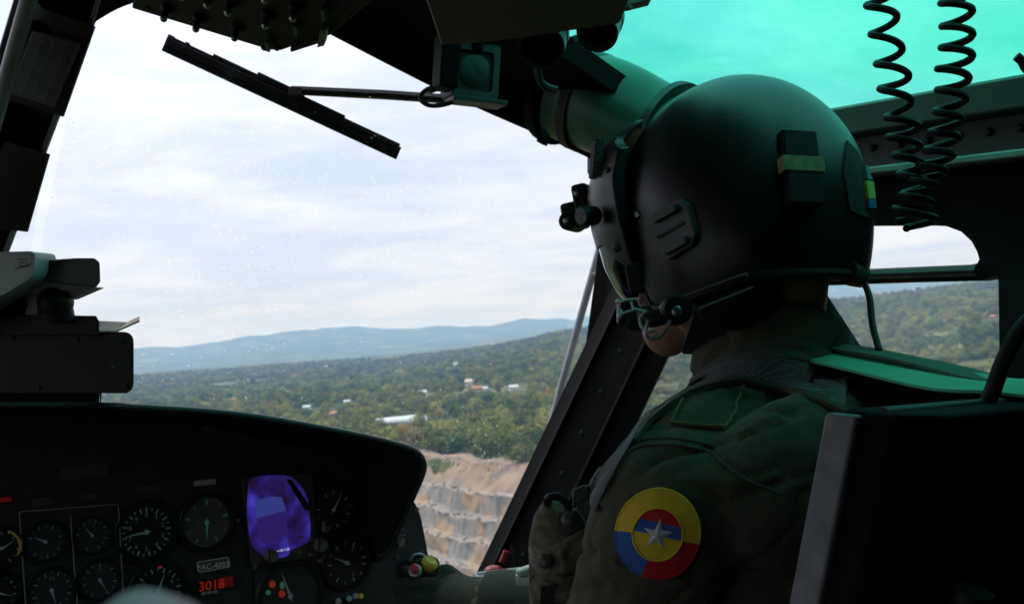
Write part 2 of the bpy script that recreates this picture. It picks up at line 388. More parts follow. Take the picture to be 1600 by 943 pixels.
RUB = []
for k in range(700):
    s = random.uniform(-70, 150); lev = random.choice([i for i, p_ in enumerate(PROF) if p_[3] >= .5]); o_, z_ = PROF[lev][0], PROF[lev][1]; p = Q0 + QD * s + QN * (o_ + random.uniform(-1.2, 1.2) + 3.6 * noise.noise(Vector((s / 24, z_ / 22, 1.7))))
    r_ = random.choice((.25, .3, .4, .6, .9)); c_ = A(p[0] - Q0[0], p[1] - Q0[1], z_ + 1.5 * noise.noise(Vector((s / 26, z_ / 14, 9.0))) + .2)
    v_, f_ = ell(c_, (r_ * random.uniform(.7, 1.4), r_, r_ * random.uniform(.5, 1)), nu=6, nv=4); RUB.append(([A(*x_) + A(*[random.gauss(0, r_ * .12) for _ in range(3)]) for x_ in v_], f_))
rb_ = wobj('rubble', *acc(*RUB), mat('rubble_rock', (.26, .235, .20), .9, var=.4, vscale=.6), parent=q, smooth=0, kind='stuff')
# ------------------------------------------------------------------ trees
def leaf_mat(name, cols):
    m = bpy.data.materials.new(name); m.use_nodes = True; t = m.node_tree; b = t.nodes['Principled BSDF']
    b.inputs['Roughness'].default_value = 0.8; b.inputs['Specular IOR Level'].default_value = 0.15
    oi = t.nodes.new('ShaderNodeObjectInfo'); cr = t.nodes.new('ShaderNodeValToRGB'); cr.color_ramp.interpolation = 'LINEAR'
    e = cr.color_ramp.elements
    for i, (p, c) in enumerate(cols):
        el_ = e[i] if i < 2 else e.new(p); el_.position = p; el_.color = (*c, 1)
    t.links.new(oi.outputs['Random'], cr.inputs[0])
    g = t.nodes.new('ShaderNodeTexCoord'); n = t.nodes.new('ShaderNodeTexNoise'); n.inputs['Scale'].default_value = 0.55; n.inputs['Detail'].default_value = 3
    t.links.new(g.outputs['Object'], n.inputs['Vector']); hs = t.nodes.new('ShaderNodeHueSaturation')
    mr = t.nodes.new('ShaderNodeMapRange'); mr.inputs['From Min'].default_value = 0.3; mr.inputs['From Max'].default_value = 0.7; mr.inputs['To Min'].default_value = 0.7; mr.inputs['To Max'].default_value = 1.35
    t.links.new(n.outputs['Fac'], mr.inputs['Value']); t.links.new(mr.outputs[0], hs.inputs['Value']); t.links.new(cr.outputs[0], hs.inputs['Color'])
    nl = t.nodes.new('ShaderNodeTexNoise'); nl.inputs['Scale'].default_value = 0.011; nl.inputs['Detail'].default_value = 4; t.links.new(oi.outputs['Location'], nl.inputs['Vector'])
    ml = t.nodes.new('ShaderNodeMapRange'); ml.inputs['From Min'].default_value = 0.36; ml.inputs['From Max'].default_value = 0.66; t.links.new(nl.outputs['Fac'], ml.inputs['Value'])
    xx = t.nodes.new('ShaderNodeMix'); xx.data_type = 'RGBA'; xx.blend_type = 'MULTIPLY'; xx.inputs['Factor'].default_value = 1.0
    cr2 = t.nodes.new('ShaderNodeValToRGB'); cr2.color_ramp.elements[0].color = (0.80, 0.88, 0.72, 1); cr2.color_ramp.elements[1].color = (2.0, 1.75, 1.2, 1); t.links.new(ml.outputs[0], cr2.inputs[0])
    t.links.new(hs.outputs[0], xx.inputs['A']); t.links.new(cr2.outputs[0], xx.inputs['B'])
    t.links.new(xx.outputs['Result'], b.inputs['Base Color']); return m
LEAF = leaf_mat('foliage', [(0.0, (0.065, 0.09, 0.026)), (1.0, (0.17, 0.12, 0.05)), (0.3, (0.10, 0.125, 0.036)), (0.62, (0.15, 0.17, 0.046)), (0.86, (0.19, 0.20, 0.06)), (0.965, (0.125, 0.12, 0.06)), (0.993, (0.19, 0.115, 0.045))])
BARK = mat('bark', (0.10, 0.085, 0.07), 0.9, var=0.3, vscale=3)
def crown_mesh(seed, nlump=11, per=34, H=8.0, W=4.2, leaf=0.85):
    rg = random.Random(seed); V, Fs = [], []
    lumps = []
    for i in range(nlump):
        a = rg.uniform(0, 2 * math.pi); rr = W * 0.62 * math.sqrt(rg.random()); zt = H * (0.42 + 0.42 * rg.random() * (1 - 0.35 * rr / W))
        lumps.append((rr * math.cos(a), rr * math.sin(a), zt, W * rg.uniform(0.30, 0.50)))
    lumps.append((0, 0, H * 0.8, W * 0.42))
    for (x, y, z, R) in lumps:
        for j in range(per):
            d = nrm(A(rg.gauss(0, 1), rg.gauss(0, 1), rg.gauss(0.25, 1))); p = A(x, y, z) + d * R * A(1, 1, 0.8) * rg.uniform(0.72, 1.06)
            nn = nrm(d + A(rg.gauss(0, .45), rg.gauss(0, .45), rg.gauss(0.2, .45))); u, w = frame(nn); th = rg.uniform(0, 3.14); u, w = u * math.cos(th) + w * math.sin(th), w * math.cos(th) - u * math.sin(th)
            s = leaf * rg.uniform(0.55, 1.2); k = len(V)
            V += [p + u * s * 0.6, p + w * s * 0.42 + nn * s * 0.1, p - u * s * 0.6, p - w * s * 0.42 + nn * s * 0.1]; Fs.append((k, k + 1, k + 2, k + 3))
    return mk(V, Fs, 'crown', LEAF, 0)
def trunk_mesh(seed, H=8.0):
    rg = random.Random(seed); ms = [tube([(0, 0, -1.0), (rg.uniform(-.2, .2), rg.uniform(-.2, .2), H * 0.3), (rg.uniform(-.4, .4), rg.uniform(-.4, .4), H * 0.72)], [0.28, 0.2, 0.07], 6)]
    for i in range(4):
        a = i * 1.6 + rg.random(); ms.append(tube([(0, 0, H * 0.28 + i * 0.4), (math.cos(a) * 1.8, math.sin(a) * 1.8, H * 0.55 + i * 0.3)], [0.11, 0.04], 5))
    return mk(*acc(*ms), 'trunk', BARK, 40)
CR = [crown_mesh(11 + i, H=h, W=w, nlump=nl) for i, (h, w, nl) in enumerate([(8, 4.2, 11), (9.5, 4.0, 12), (7, 4.8, 12), (6.0, 3.4, 8)])]
TR = [trunk_mesh(31 + i, h) for i, h in enumerate([8, 9.5, 7, 6])]
def clearing(x, y):           # open ground where nothing grows
    return fbm(x, y, 150, 21.0, 3) > 0.30 and math.hypot(x, y) > 800
# things that stand in clearings: (px, py of the base in the photograph, distance)
def ray_ground(px, py):
    """where the line of sight through a pixel meets the ground"""
    d = CROT.to_3x3() @ Vector(tuple(at(px, py, 1.0))); d.normalize(); t_ = 470.0
    while t_ < 9000:
        p = d * t_
        if CAMZ + p.z <= ground(p.x, p.y): break
        t_ += max(2, t_ * 0.004)
    return p.x, p.y, ground(p.x, p.y)
HOUSES = [(480, 640, 'white', 1.0), (507, 641, 'white', 0.8), (543, 631, 'white', 0.9), (525, 652, 'brick', 1.3), (660, 618, 'white', 1.3), (692, 617, 'brick', 0.9), (745, 613, 'brick', 1.5), (756, 611, 'grey', 1.0), (803, 610, 'white', 1.2), (736, 602, 'tan', 1.7), (683, 571, 'white', 1.0), (1552, 498, 'brick', 1.0)]
HPOS = [ray_ground(h_[0], h_[1]) for h_ in HOUSES]
GHX = [ray_ground(587, 663), ray_ground(662, 655)]
def clear_of(x, y):
    for (a, b, c_) in HPOS:
        d = math.hypot(a, b)
        if abs(x - a * math.hypot(x, y) / d) < 13 and -75 < math.hypot(x, y) - d < 10: return False
    g0, g1 = A(*GHX[0][:2]), A(*GHX[1][:2]); p = A(x, y); e = g1 - g0; t_ = float((p - g0) @ e / (e @ e)); 
    if -0.15 < t_ < 1.15 and -125 < float(np.linalg.norm(p) - np.linalg.norm(g0 + e * min(1, max(0, t_)))) < 18: return False
    return True
pts = []
def scatter(az0, az1, r0, r1, area):
    k = int(0.5 * (r1 ** 2 - r0 ** 2) * rad(az1 - az0) / area)
    for _ in range(k):
        r = math.sqrt(random.uniform(r0 ** 2, r1 ** 2)); a = rad(random.uniform(az0, az1)); x, y = r * math.sin(a), r * math.cos(a)
        if pit(x, y) > -3.5 or clearing(x, y) or not clear_of(x, y): continue
        pts.append((r, x, y))
for z0, z1 in ((-23, 28),):
    scatter(z0, z1, 440, 700, 62); scatter(z0, z1, 700, 1100, 78); scatter(z0, z1, 1100, 1900, 105); scatter(z0, z1, 1900, 3300, 130)
pts.sort()
near = [p for p in pts if -6.0 < math.degrees(math.atan2(p[1], p[2])) < 2.6][:280]
ns = set(near); rest = [p for p in pts if p not in ns]
for i, (r, x, y) in enumerate(near):
    k = random.choice((0, 0, 1, 2, 2, 3)); s = random.choice((random.uniform(0.6, 1.0), random.uniform(0.9, 1.7)))
    e = bpy.data.objects.new('tree', None); COL.objects.link(e); e.location = (x, y, ground(x, y)); e.rotation_euler.z = random.uniform(0, 6.28); e.scale = (s, s, s * random.uniform(0.85, 1.15))
    tag(e, 'leafy green tree in the dense wood above the quarry edge', 'tree', 'trees above the quarry edge')
    for nm, me in (('trunk', TR[k]), ('crown', CR[k])):
        o = bpy.data.objects.new(nm, me); COL.objects.link(o); o.parent = e
# the wood beyond: one mass, instanced
tmpl = bpy.data.collections.new('tree_shapes')
for i in range(4):
    o = bpy.data.objects.new('crown_shape', CR[i]); tmpl.objects.link(o)
fm = bpy.data.meshes.new('forest'); fm.from_pydata([(x, y, ground(x, y) - 0.8) for r, x, y in rest], [], [])
sc_ = fm.attributes.new('size', 'FLOAT', 'POINT'); sc_.data.foreach_set('value', [random.choice((random.uniform(0.6, 1.0), random.uniform(0.9, 1.65))) for _ in rest])
rz = fm.attributes.new('spin', 'FLOAT', 'POINT'); rz.data.foreach_set('value', [random.uniform(0, 6.28) for _ in rest])
fo = bpy.data.objects.new('forest', fm); COL.objects.link(fo)
tag(fo, 'dense green wood covering the plain and hillside to the mountains', 'forest', kind='stuff')
ng = bpy.data.node_groups.new('scatter_trees', 'GeometryNodeTree')
ng.interface.new_socket('Geometry', in_out='INPUT', socket_type='NodeSocketGeometry'); ng.interface.new_socket('Geometry', in_out='OUTPUT', socket_type='NodeSocketGeometry')
gi = ng.nodes.new('NodeGroupInput'); go = ng.nodes.new('NodeGroupOutput'); ip = ng.nodes.new('GeometryNodeInstanceOnPoints')
ci = ng.nodes.new('GeometryNodeCollectionInfo'); ci.inputs['Collection'].default_value = tmpl; ci.inputs['Separate Children'].default_value = True; ci.inputs['Reset Children'].default_value = True
a1 = ng.nodes.new('GeometryNodeInputNamedAttribute'); a1.data_type = 'FLOAT'; a1.inputs['Name'].default_value = 'size'
a2 = ng.nodes.new('GeometryNodeInputNamedAttribute'); a2.data_type = 'FLOAT'; a2.inputs['Name'].default_value = 'spin'
cx = ng.nodes.new('ShaderNodeCombineXYZ'); ng.links.new(a2.outputs[0], cx.inputs[2])
ip.inputs['Pick Instance'].default_value = True
ng.links.new(gi.outputs[0], ip.inputs['Points']); ng.links.new(ci.outputs[0], ip.inputs['Instance']); ng.links.new(a1.outputs[0], ip.inputs['Scale']); ng.links.new(cx.outputs[0], ip.inputs['Rotation'])
ng.links.new(ip.outputs[0], go.inputs[0]); md = fo.modifiers.new('scatter', 'NODES'); md.node_group = ng

# ------------------------------------------------------------------ far houses
HM = {'white': mat('whitewashed_wall', (0.58, 0.58, 0.56), 0.8, var=0.1, vscale=1), 'brick': mat('terracotta_wall', (0.38, 0.21, 0.14), 0.85, var=0.2, vscale=1),
      'grey': mat('grey_block_wall', (0.55, 0.56, 0.60), 0.85, var=0.1, vscale=1), 'tan': mat('cream_wall', (0.62, 0.53, 0.42), 0.85, var=0.1, vscale=1)}
RM = {'white': mat('pale_sheet_roof', (0.62, 0.63, 0.64), 0.6, var=0.1, vscale=1), 'brick': mat('clay_tile_roof', (0.40, 0.19, 0.11), 0.8, var=0.3, vscale=2),
      'grey': mat('zinc_roof', (0.62, 0.64, 0.68), 0.5, var=0.1, vscale=1), 'tan': mat('fibre_roof', (0.60, 0.50, 0.42), 0.8, var=0.1, vscale=1)}
DARKW = mat('dark_window_opening', (0.03, 0.03, 0.035), 0.3)
HL = ['small white house at the left end of the hamlet, just over the instrument hood', 'tiny white house second from the left in the hamlet', 'white house under the middle of the plain, between two groves', 'reddish brick house low in front of the left white houses',
      'white house in the middle of the row on the plain', 'small brick house right of the middle white house', 'larger brick house right of centre on the plain', 'grey roofed house touching the larger brick house', 'rightmost white house on the plain, nearest the door post', 'long tan building behind the brick house', 'lone white house far up the plain', 'reddish house on the hillside in the side door window']
for (px, py, kind, s), (x, y, z), lab in zip(HOUSES, HPOS, HL):
    d = math.hypot(x, y); s *= 0.72; w, dp, h = 9 * s, 6.5 * s, 4.2 * s
    e = bpy.data.objects.new('house', None); COL.objects.link(e); e.location = (x, y, z); e.rotation_euler.z = random.uniform(-0.5, 0.5) - math.atan2(x, y); tag(e, lab, 'house', 'far houses on the plain')
    wobj('wall', *box((0, 0, h / 2 - 0.5), (w, dp, h + 1)), HM[kind], parent=e)
    o_ = 0.5; rf = ([(-w / 2 - o_, -dp / 2 - o_, h - .1), (w / 2 + o_, -dp / 2 - o_, h - .1), (w / 2 + o_, dp / 2 + o_, h - .1), (-w / 2 - o_, dp / 2 + o_, h - .1), (-w / 2 - o_, 0, h + 1.9 * s), (w / 2 + o_, 0, h + 1.9 * s)], [(0, 1, 5, 4), (2, 3, 4, 5), (0, 4, 3), (1, 2, 5), (0, 3, 2, 1)])
    wobj('roof', *rf, RM[kind], parent=e)
    for q_ in (-0.3, 0.3): wobj('window', *box((w * q_, -dp / 2 - 0.02, h * 0.55), (1.3 * s, 0.12, 1.3 * s)), DARKW, parent=e)
    wobj('door', *box((0, -dp / 2 - 0.02, 1.0 * s), (1.0 * s, 0.12, 2.1 * s)), DARKW, parent=e)
# scattered dwellings too small to show more than wall and roof
for k in range(24):
    r = math.sqrt(random.uniform(1100 ** 2, 3600 ** 2)); a = rad(random.choice((random.uniform(-18, 3), random.uniform(-14, -2), random.uniform(12, 24)))); x, y = r * math.sin(a), r * math.cos(a); s = random.uniform(.55, .95)
    kd = random.choice(('white', 'white', 'tan', 'brick', 'grey')); w, dp, h = 9 * s, 6.5 * s, 4.5 * s
    e = bpy.data.objects.new('cottage', None); COL.objects.link(e); e.location = (x, y, ground(x, y) + 3.5); e.rotation_euler.z = random.uniform(-.6, .6) - a; tag(e, 'tiny pale cottage half hidden among the trees of the plain', 'cottage', 'tiny cottages scattered over the plain')
    wobj('wall', *box((0, 0, h / 2 - 3), (w, dp, h + 6)), HM[kd], parent=e)
    rf = ([(-w / 2 - .4, -dp / 2 - .4, h - .1), (w / 2 + .4, -dp / 2 - .4, h - .1), (w / 2 + .4, dp / 2 + .4, h - .1), (-w / 2 - .4, dp / 2 + .4, h - .1), (-w / 2 - .4, 0, h + 1.7 * s), (w / 2 + .4, 0, h + 1.7 * s)], [(0, 1, 5, 4), (2, 3, 4, 5), (0, 4, 3), (1, 2, 5), (0, 3, 2, 1)])
    wobj('roof', *rf, RM[kd], parent=e)
# long pale greenhouse
g0, g1 = A(*GHX[0]), A(*GHX[1]); ln = float(np.linalg.norm(g1[:2] - g0[:2])); ga = math.atan2(g1[1] - g0[1], g1[0] - g0[0])
e = bpy.data.objects.new('greenhouse', None); COL.objects.link(e); e.location = tuple((g0 + g1) / 2); e.rotation_euler.z = ga
tag(e, 'long pale greenhouse roof lying among the trees above the quarry', 'greenhouse')
GHM = mat('milky_greenhouse_film', (0.55, 0.62, 0.56), 0.45, var=0.15, vscale=0.3)
for k in range(4):
    ring = []
    for xx in np.linspace(-ln / 2, ln / 2, 14):
        off = k * 7.0 - 10.5 + 1.2 * math.sin(xx * 0.09)
        ring.append([(xx, off + 3.4 * math.cos(t_), 1.2 + 2.4 * math.sin(t_)) for t_ in np.linspace(0, math.pi, 9)])
    wobj('roof_bay', *loft(ring, False, True), GHM, parent=e)
wobj('wall', *box((0, 0, 0.2), (ln - 0.4, 27, 2.4)), HM['grey'], parent=e)

# ------------------------------------------------------------------ haze: one closed box of even air
hz = bpy.data.materials.new('haze_air'); hz.use_nodes = True; t = hz.node_tree; t.nodes.clear()
ho = t.nodes.new('ShaderNodeOutputMaterial'); pv = t.nodes.new('ShaderNodeVolumePrincipled')
pv.inputs['Color'].default_value = (0.29, 0.56, 1.0, 1); pv.inputs['Absorption Color'].default_value = (1, 1, 1, 1); pv.inputs['Density'].default_value = 1.35e-4; pv.inputs['Anisotropy'].default_value = 0.1
t.links.new(pv.outputs[0], ho.inputs['Volume'])
wobj('haze', *box((0, 0, 195), (26400, 26400, 590)), hz, smooth=0, kind='stuff')
# ================================================================== HELICOPTER (cabin space)
heli = thing('helicopter', af(0.3, 0.4, -1.15), 'dark helicopter cockpit round the pilot with clear windshield and green roof window', 'helicopter')
ZC = 0.56
def hp(name, mesh, m=black, **k): return part(name, mesh, m, heli, **k)
# --- windshield opening: header edge as it runs from the centre post to the right door post
HEAD = [at(120, 60, 1.60), at(150, 34, 1.62), at(205, 6, 1.66), at(300, -16, 1.72), at(420, 6, 1.80), at(515, 54, 1.85), at(700, 148, 1.92), at(860, 219, 1.97), at(960, 266, 2.00), at(1030, 300, 2.02)]
hd = spline(HEAD, 40)
# left half of the opening, mirrored about the centre post and out of frame
RC = 0.40
def mir(p): F_, R_ = float(p @ DF), float(p @ DR); return af(F_, 2 * RC - R_, p[2])
full = [mir(p) for p in reversed(hd[4:])] + hd[4:]
rings = [[p for p in full], [p + DU * 0.035 - DF * 0.02 for p in full], [p + DU * 0.045 - DF * 0.10 for p in full],
         [af(1.38, float(p @ DR), float(0.50 - max(0, abs(float(p @ DR) - RC) - 0.35) * 0.418) + 0.02) for p in full],
         [af(1.38, float(p @ DR), float(0.50 - max(0, abs(float(p @ DR) - RC) - 0.35) * 0.418) + 0.06) for p in full],
         [p + DU * 0.10 + DF * 0.02 for p in full], [p + DU * 0.02 + DF * 0.015 for p in full]]
hp('windshield_header', loft(rings + [rings[0]], False), black)
# grey ledge inside the header, under the front edge of the roof window
lo_, hi_ = af(1.36, 0.72, 0.49), af(1.36, 0.93, 0.42)
hp('header_ledge', box((lo_ + hi_) / 2, (float(np.linalg.norm(hi_ - lo_)), 0.03, 0.05), (nrm(hi_ - lo_), DF, nrm(np.cross(nrm(hi_ - lo_), DF)))), ledge, bevel=0.006)
# --- roof: opaque centre skin, green glass over the pilot, opaque outer strip
def roofz(R): return 0.52 - max(0, abs(R - RC) - 0.35) * 0.418
Rs = np.linspace(-0.52, 0.74, 10)
hp('roof_skin', loft([[af(F_, R_, roofz(R_) + o_) for R_ in Rs] for F_, o_ in ((1.42, 0.03), (0.6, 0.03), (-0.4, 0.03), (-1.62, 0.03), (-1.62, 0.09), (1.42, 0.09), (1.42, 0.03))], False), black)
hp('roof_skin', loft([[af(F_, R_, roofz(R_) + o_) for R_ in np.linspace(0.7, 1.36, 6)] for F_, o_ in ((0.26, 0.03), (-1.62, 0.03), (-1.62, 0.09), (0.26, 0.09), (0.26, 0.03))], False), black)
GREEN = glass('green_tinted_acrylic', (0.11, 0.93, 0.62))
t = GREEN.node_tree; g = t.nodes.new('ShaderNodeTexCoord'); n = t.nodes.new('ShaderNodeTexNoise'); n.inputs['Scale'].default_value = 1.9; n.inputs['Detail'].default_value = 8; n.inputs['Roughness'].default_value = .7; t.links.new(g.outputs['Object'], n.inputs['Vector'])
x = t.nodes.new('ShaderNodeMix'); x.data_type = 'RGBA'; mr = t.nodes.new('ShaderNodeMapRange'); mr.inputs['From Min'].default_value = .35; mr.inputs['From Max'].default_value = .65; t.links.new(n.outputs['Fac'], mr.inputs['Value']); t.links.new(mr.outputs[0], x.inputs['Factor'])
x.inputs['A'].default_value = (.10, .86, .60, 1); x.inputs['B'].default_value = (.24, .98, .76, 1); t.links.new(x.outputs['Result'], [q_ for q_ in t.nodes if q_.type == 'BSDF_TRANSPARENT'][0].inputs[0])
rw = hp('roof_window', loft([[af(F_, R_, roofz(R_) + 0.035 + 0.03 * math.sin((R_ - 0.74) / 0.56 * math.pi) * math.sin((F_ - 0.2) / 1.2 * math.pi)) for R_ in np.linspace(0.72, 1.37, 10)] for F_ in np.linspace(0.24, 1.44, 14)], False), GREEN)
# roof rail over the door: lipped channel with a row of rivets
def rail(R, z, w, h, F0=0.0, F1=1.62): return box(af((F0 + F1) / 2, R, z), (w, F1 - F0, h), AFX)
hp('roof_rail', acc(rail(1.335, 0.262, 0.06, 0.045), rail(1.352, 0.215, 0.03, 0.06)), mat('dark_green_rail_paint', (.014, .022, .018), .5, var=.3, vscale=20), bevel=0.006)
lip = hp('rail_lip', rail(1.322, 0.186, 0.028, 0.012), ledge, bevel=0.004)
for i in range(14):
    F_ = 0.55 + i * 0.045
    hp('rivet', lathe(af(F_, 1.335, 0.222), -DR, [(0, 0.006), (0.003, 0.0055), (0.005, 0.003)], 8), greyp)
# --- right door: frame plate with two openings
RD = 1.36
def q(px, py): return pR(px, py, RD)
upper = [q(*p) for p in [(1180, 352), (1300, 352), (1440, 351), (1478, 353), (1502, 362), (1518, 377), (1527, 394), (1530, 405), (1527, 411), (1518, 413), (1400, 418), (1180, 428)]]
lower = [q(*p) for p in [(1010, 452), (1180, 449), (1400, 441), (1520, 438), (1536, 436), (1550, 431), (1559, 431), (1560, 440), (1562, 600), (1566, 800), (940, 900), (880, 800)]]
outer = [af(1.75, RD, -1.0), af(1.62, RD, 0.24), af(0.55, RD, 0.24), af(0.50, RD, -1.0)]
hp('door_frame', plate(outer, [upper, lower], DR * 0.035), black, bevel=0.003)
hp('door_rail', acc(tube([q(1150, 437) - DR * .012, q(1300, 431) - DR * .012, q(1535, 422) - DR * .012], 0.0075, 8)), greyp)
hp('door_glass', loft([[af(0.62, RD + 0.02, -0.9), af(1.7, RD + 0.02, -0.9)], [af(0.62, RD + 0.02, 0.2), af(1.6, RD + 0.02, 0.2)]]), glass('clear_side_glass', (0.93, 0.95, 0.94)))
hp('door_pillar', box(af(0.60, 1.33, -0.35), (0.09, 0.13, 1.25), AFX), black, bevel=0.012)
hp('pillar_trim', tube([af(0.672, 1.275, 0.18), af(0.672, 1.275, -0.6)], 0.006, 8), greyp)
# --- right windshield / door post
def post_poly(side0, side1, d0, d1, inset):
    return None
PT, PB = (1003, 352), (700, 988)          # left edge of the post
def pe(t, off, dd=0.0):
    x = PT[0] + (PB[0] - PT[0]) * t + off; y = PT[1] + (PB[1] - PT[1]) * t + off * 0.10
    return at(x, y, 2.0 + 0.36 * t - off * 0.0011 + dd)
ts = np.linspace(0, 1, 14)
prof = [(0, 0.0), (14, -0.012), (20, -0.026), (24, -0.012), (84, -0.020), (88, -0.034), (92, -0.020), (132, -0.012), (134, 0.06), (0, 0.07)]
hp('windshield_post', loft([[pe(t_, o_, d_) for (o_, d_) in prof] for t_ in ts], True, True), black, smooth=30)
for t_ in (0.20, 0.30, 0.40, 0.50, 0.60, 0.66, 0.80):
    b_ = pe(t_, 58, -0.017); hp('rivet', lathe(b_, -nrm(b_), [(0, 0.0055), (0.0015, 0.005), (0.003, 0.0025)], 10), greyp)
# emergency door handle, red
hh = hp('jettison_handle', tube([at(792, 860, 2.12), at(784, 878, 2.12)], 0.0065, 12), mat('red_enamel', (0.22, 0.012, 0.018), 0.35, var=0.15, vscale=60), bevel=0)
part('handle_guard', tube(spline([at(800, 850, 2.14), at(806, 884, 2.12), at(790, 912, 2.12)], 9), 0.006, 8), black, hh)
hp('release_knob', ell(at(772, 892, 2.10), (0.02, 0.014, 0.012)), MATS['red_enamel'])
# --- centre post with its plates
cpR = [(178, -60), (150, 34), (98, 172), (15, 392), (-40, 545)]
cpd = [1.60, 1.62, 1.70, 1.85, 1.95]
def cpost(i, off, dd): x, y = cpR[i]; return at(x + off, y - off * 0.28, cpd[i] + dd)
prof = [(0, 0.05), (-3, 0.0), (-14, -0.010), (-60, -0.022), (-110, -0.022), (-150, 0.0), (-152, 0.05)]
hp('centre_post', loft([[cpost(i, o_, d_) for (o_, d_) in prof] for i in range(5)], True, True), black, smooth=30)
hp('edge_trim', tube([cpost(i, -7, -0.014) for i in range(5)], 0.004, 8), pale)
hp('post_conduit', tube([at(58, -60, 1.50), at(45, 0, 1.53), at(0, 158, 1.60), at(-60, 360, 1.72)], 0.0115, 14), pale)
pl1 = [at(46, 6, 1.585), at(147, 40, 1.585), at(97, 182, 1.650), at(-4, 152, 1.650)]
p1_ = hp('placard_plate', plate(pl1, (), at(0, 0, 1) * 0 + A(0, 0.008, 0)), plastic, bevel=0.0015)
card = [at(50, 48, 1.583), at(126, 68, 1.583), at(86, 168, 1.645), at(14, 146, 1.645)]
cd_ = part('checklist_card', plate(card, (), A(0, 0.002, 0)), mat('faded_card', (0.075, 0.08, 0.08), 0.7, var=0.2, vscale=60), p1_)
cm_ = []
def bil(qd, u, w): return (qd[0] * (1 - u) + qd[1] * u) * (1 - w) + (qd[3] * (1 - u) + qd[2] * u) * w
for k in range(17):
    w_ = 0.06 + k * 0.054
    cm_.append(box(bil(card, 0.5, w_) - A(0, .0015, 0), (0.058, 0.0006, 0.0007), (nrm(card[1] - card[0]), A(0, 1, 0), nrm(card[0] - card[3]))))
for u_ in (0.04, 0.26, 0.48, 0.74, 0.96):
    a_, b_ = bil(card, u_, 0.03), bil(card, u_, 0.97); cm_.append(tube([a_ - A(0, .0015, 0), b_ - A(0, .0015, 0)], 0.0004, 4))
part('ruled_table', acc(*cm_), mat('grey_print', (0.20, 0.22, 0.21), 0.8), cd_, smooth=0)
hp('blank_plate', plate([at(-30, 210, 1.695), at(76, 240, 1.695), at(41, 362, 1.775), at(-70, 350, 1.775)], (), A(0, 0.008, 0)), plastic, bevel=0.0015)
# --- windshield glass and the drops on it
bot = [af(2.42, RC, -0.82), af(2.38, 0.7, -0.82), af(2.25, 1.0, -0.82), af(2.10, 1.22, -0.82), af(2.02, 1.27, -0.82)]
top_ = [hd[i] for i in (2, 12, 20, 30, 38)]
TP, BT = spline(top_, 21), spline(bot, 21)
def gl(u, w):
    k = u * 20; i = min(int(k), 19); f_ = k - i
    a_, b_ = TP[i] * (1 - f_) + TP[i + 1] * f_, BT[i] * (1 - f_) + BT[i + 1] * f_
    return a_ * (1 - w) + b_ * w + (DF * 0.10 + DU * 0.03) * math.sin(math.pi * w)
CLEAR = glass('clear_windshield_acrylic', (0.965, 0.975, 0.975))
ws = hp('windshield', loft([[gl(u, w) for u in np.linspace(0, 1, 21)] for w in np.linspace(0, 1, 13)]), CLEAR)
hp('windshield', loft([[mir(gl(u, w)) for u in np.linspace(0, 1, 21)] for w in np.linspace(0, 1, 13)]), CLEAR)
dv = []
DROP = bpy.data.materials.new('dried_drops'); DROP.use_nodes = True; t = DROP.node_tree; t.nodes.clear()
o_m = t.nodes.new('ShaderNodeOutputMaterial'); tl = t.nodes.new('ShaderNodeBsdfTranslucent'); tl.inputs[0].default_value = (.9, .92, .95, 1); tp_ = t.nodes.new('ShaderNodeBsdfTransparent'); mm = t.nodes.new('ShaderNodeMixShader'); mm.inputs[0].default_value = .55
t.links.new(tp_.outputs[0], mm.inputs[1]); t.links.new(tl.outputs[0], mm.inputs[2]); t.links.new(mm.outputs[0], o_m.inputs[0])
for k in range(4000):
    u, w = random.random(), random.uniform(0.05, 0.60); c_ = gl(u, w); s_ = random.choice((0.0007, 0.0008, 0.0011, 0.0015)) * random.uniform(0.6, 1.1)
    if noise.noise(Vector(tuple(c_ * 3.0))) < random.uniform(-0.35, 0.25): continue
    n_ = nrm(np.cross(gl(min(1, u + .02), w) - c_, gl(u, min(1, w + .02)) - c_)); x_, y_ = frame(n_)
    dv.append(([c_ + n_ * .0012 + (x_ * math.cos(t_) + y_ * math.sin(t_) * random.uniform(.8, 1.4)) * s_ for t_ in np.linspace(0, 2 * math.pi, 7)[:-1]] + [c_ + n_ * (0.0012 + s_ * .5)], [(i, (i + 1) % 6, 6) for i in range(6)]))
part('water_specks', acc(*dv), DROP, ws, kind='stuff', smooth=0)
# --- wiper
wz = hp('windshield_wiper', tube([at(455, 141, 1.92), at(600, 148, 1.96), at(745, 158, 2.02)], [0.0115, 0.0125, 0.013], 8, flat=0.7), greyp)
b0, b1 = at(258, 66, 1.86), at(624, 237, 2.00); bd = nrm(b1 - b0); bs = nrm(np.cross(bd, nrm(at(440, 150, 1))))
bs = bs if bs[2] > 0 else -bs
bx_ = (bd, nrm(np.cross(bs, bd)), bs); bl = float(np.linalg.norm(b1 - b0)); bc = (b0 + b1) / 2
blade = part('wiper_blade', acc(box(bc - bs * 0.0085, (bl, 0.009, 0.014), bx_), box(bc + bs * 0.002, (bl * 0.995, 0.018, 0.013), bx_), box(bc + bs * 0.0095, (bl * 0.98, 0.007, 0.008), bx_)), rubber, wz, bevel=0.001)
part('blade_bridge', acc(box(bc + bs * 0.0145 - bd * 0.018, (bl * 0.56, 0.008, 0.006), bx_), box(bc + bs * 0.019 - bd * 0.018, (bl * 0.20, 0.010, 0.006), bx_), box(b0 + bd * 0.006 + bs * 0.006, (0.012, 0.016, 0.018), bx_), box(b0 + bd * 0.034 + bs * 0.012, (0.008, 0.012, 0.008), bx_)), greyp, wz, bevel=0.001)
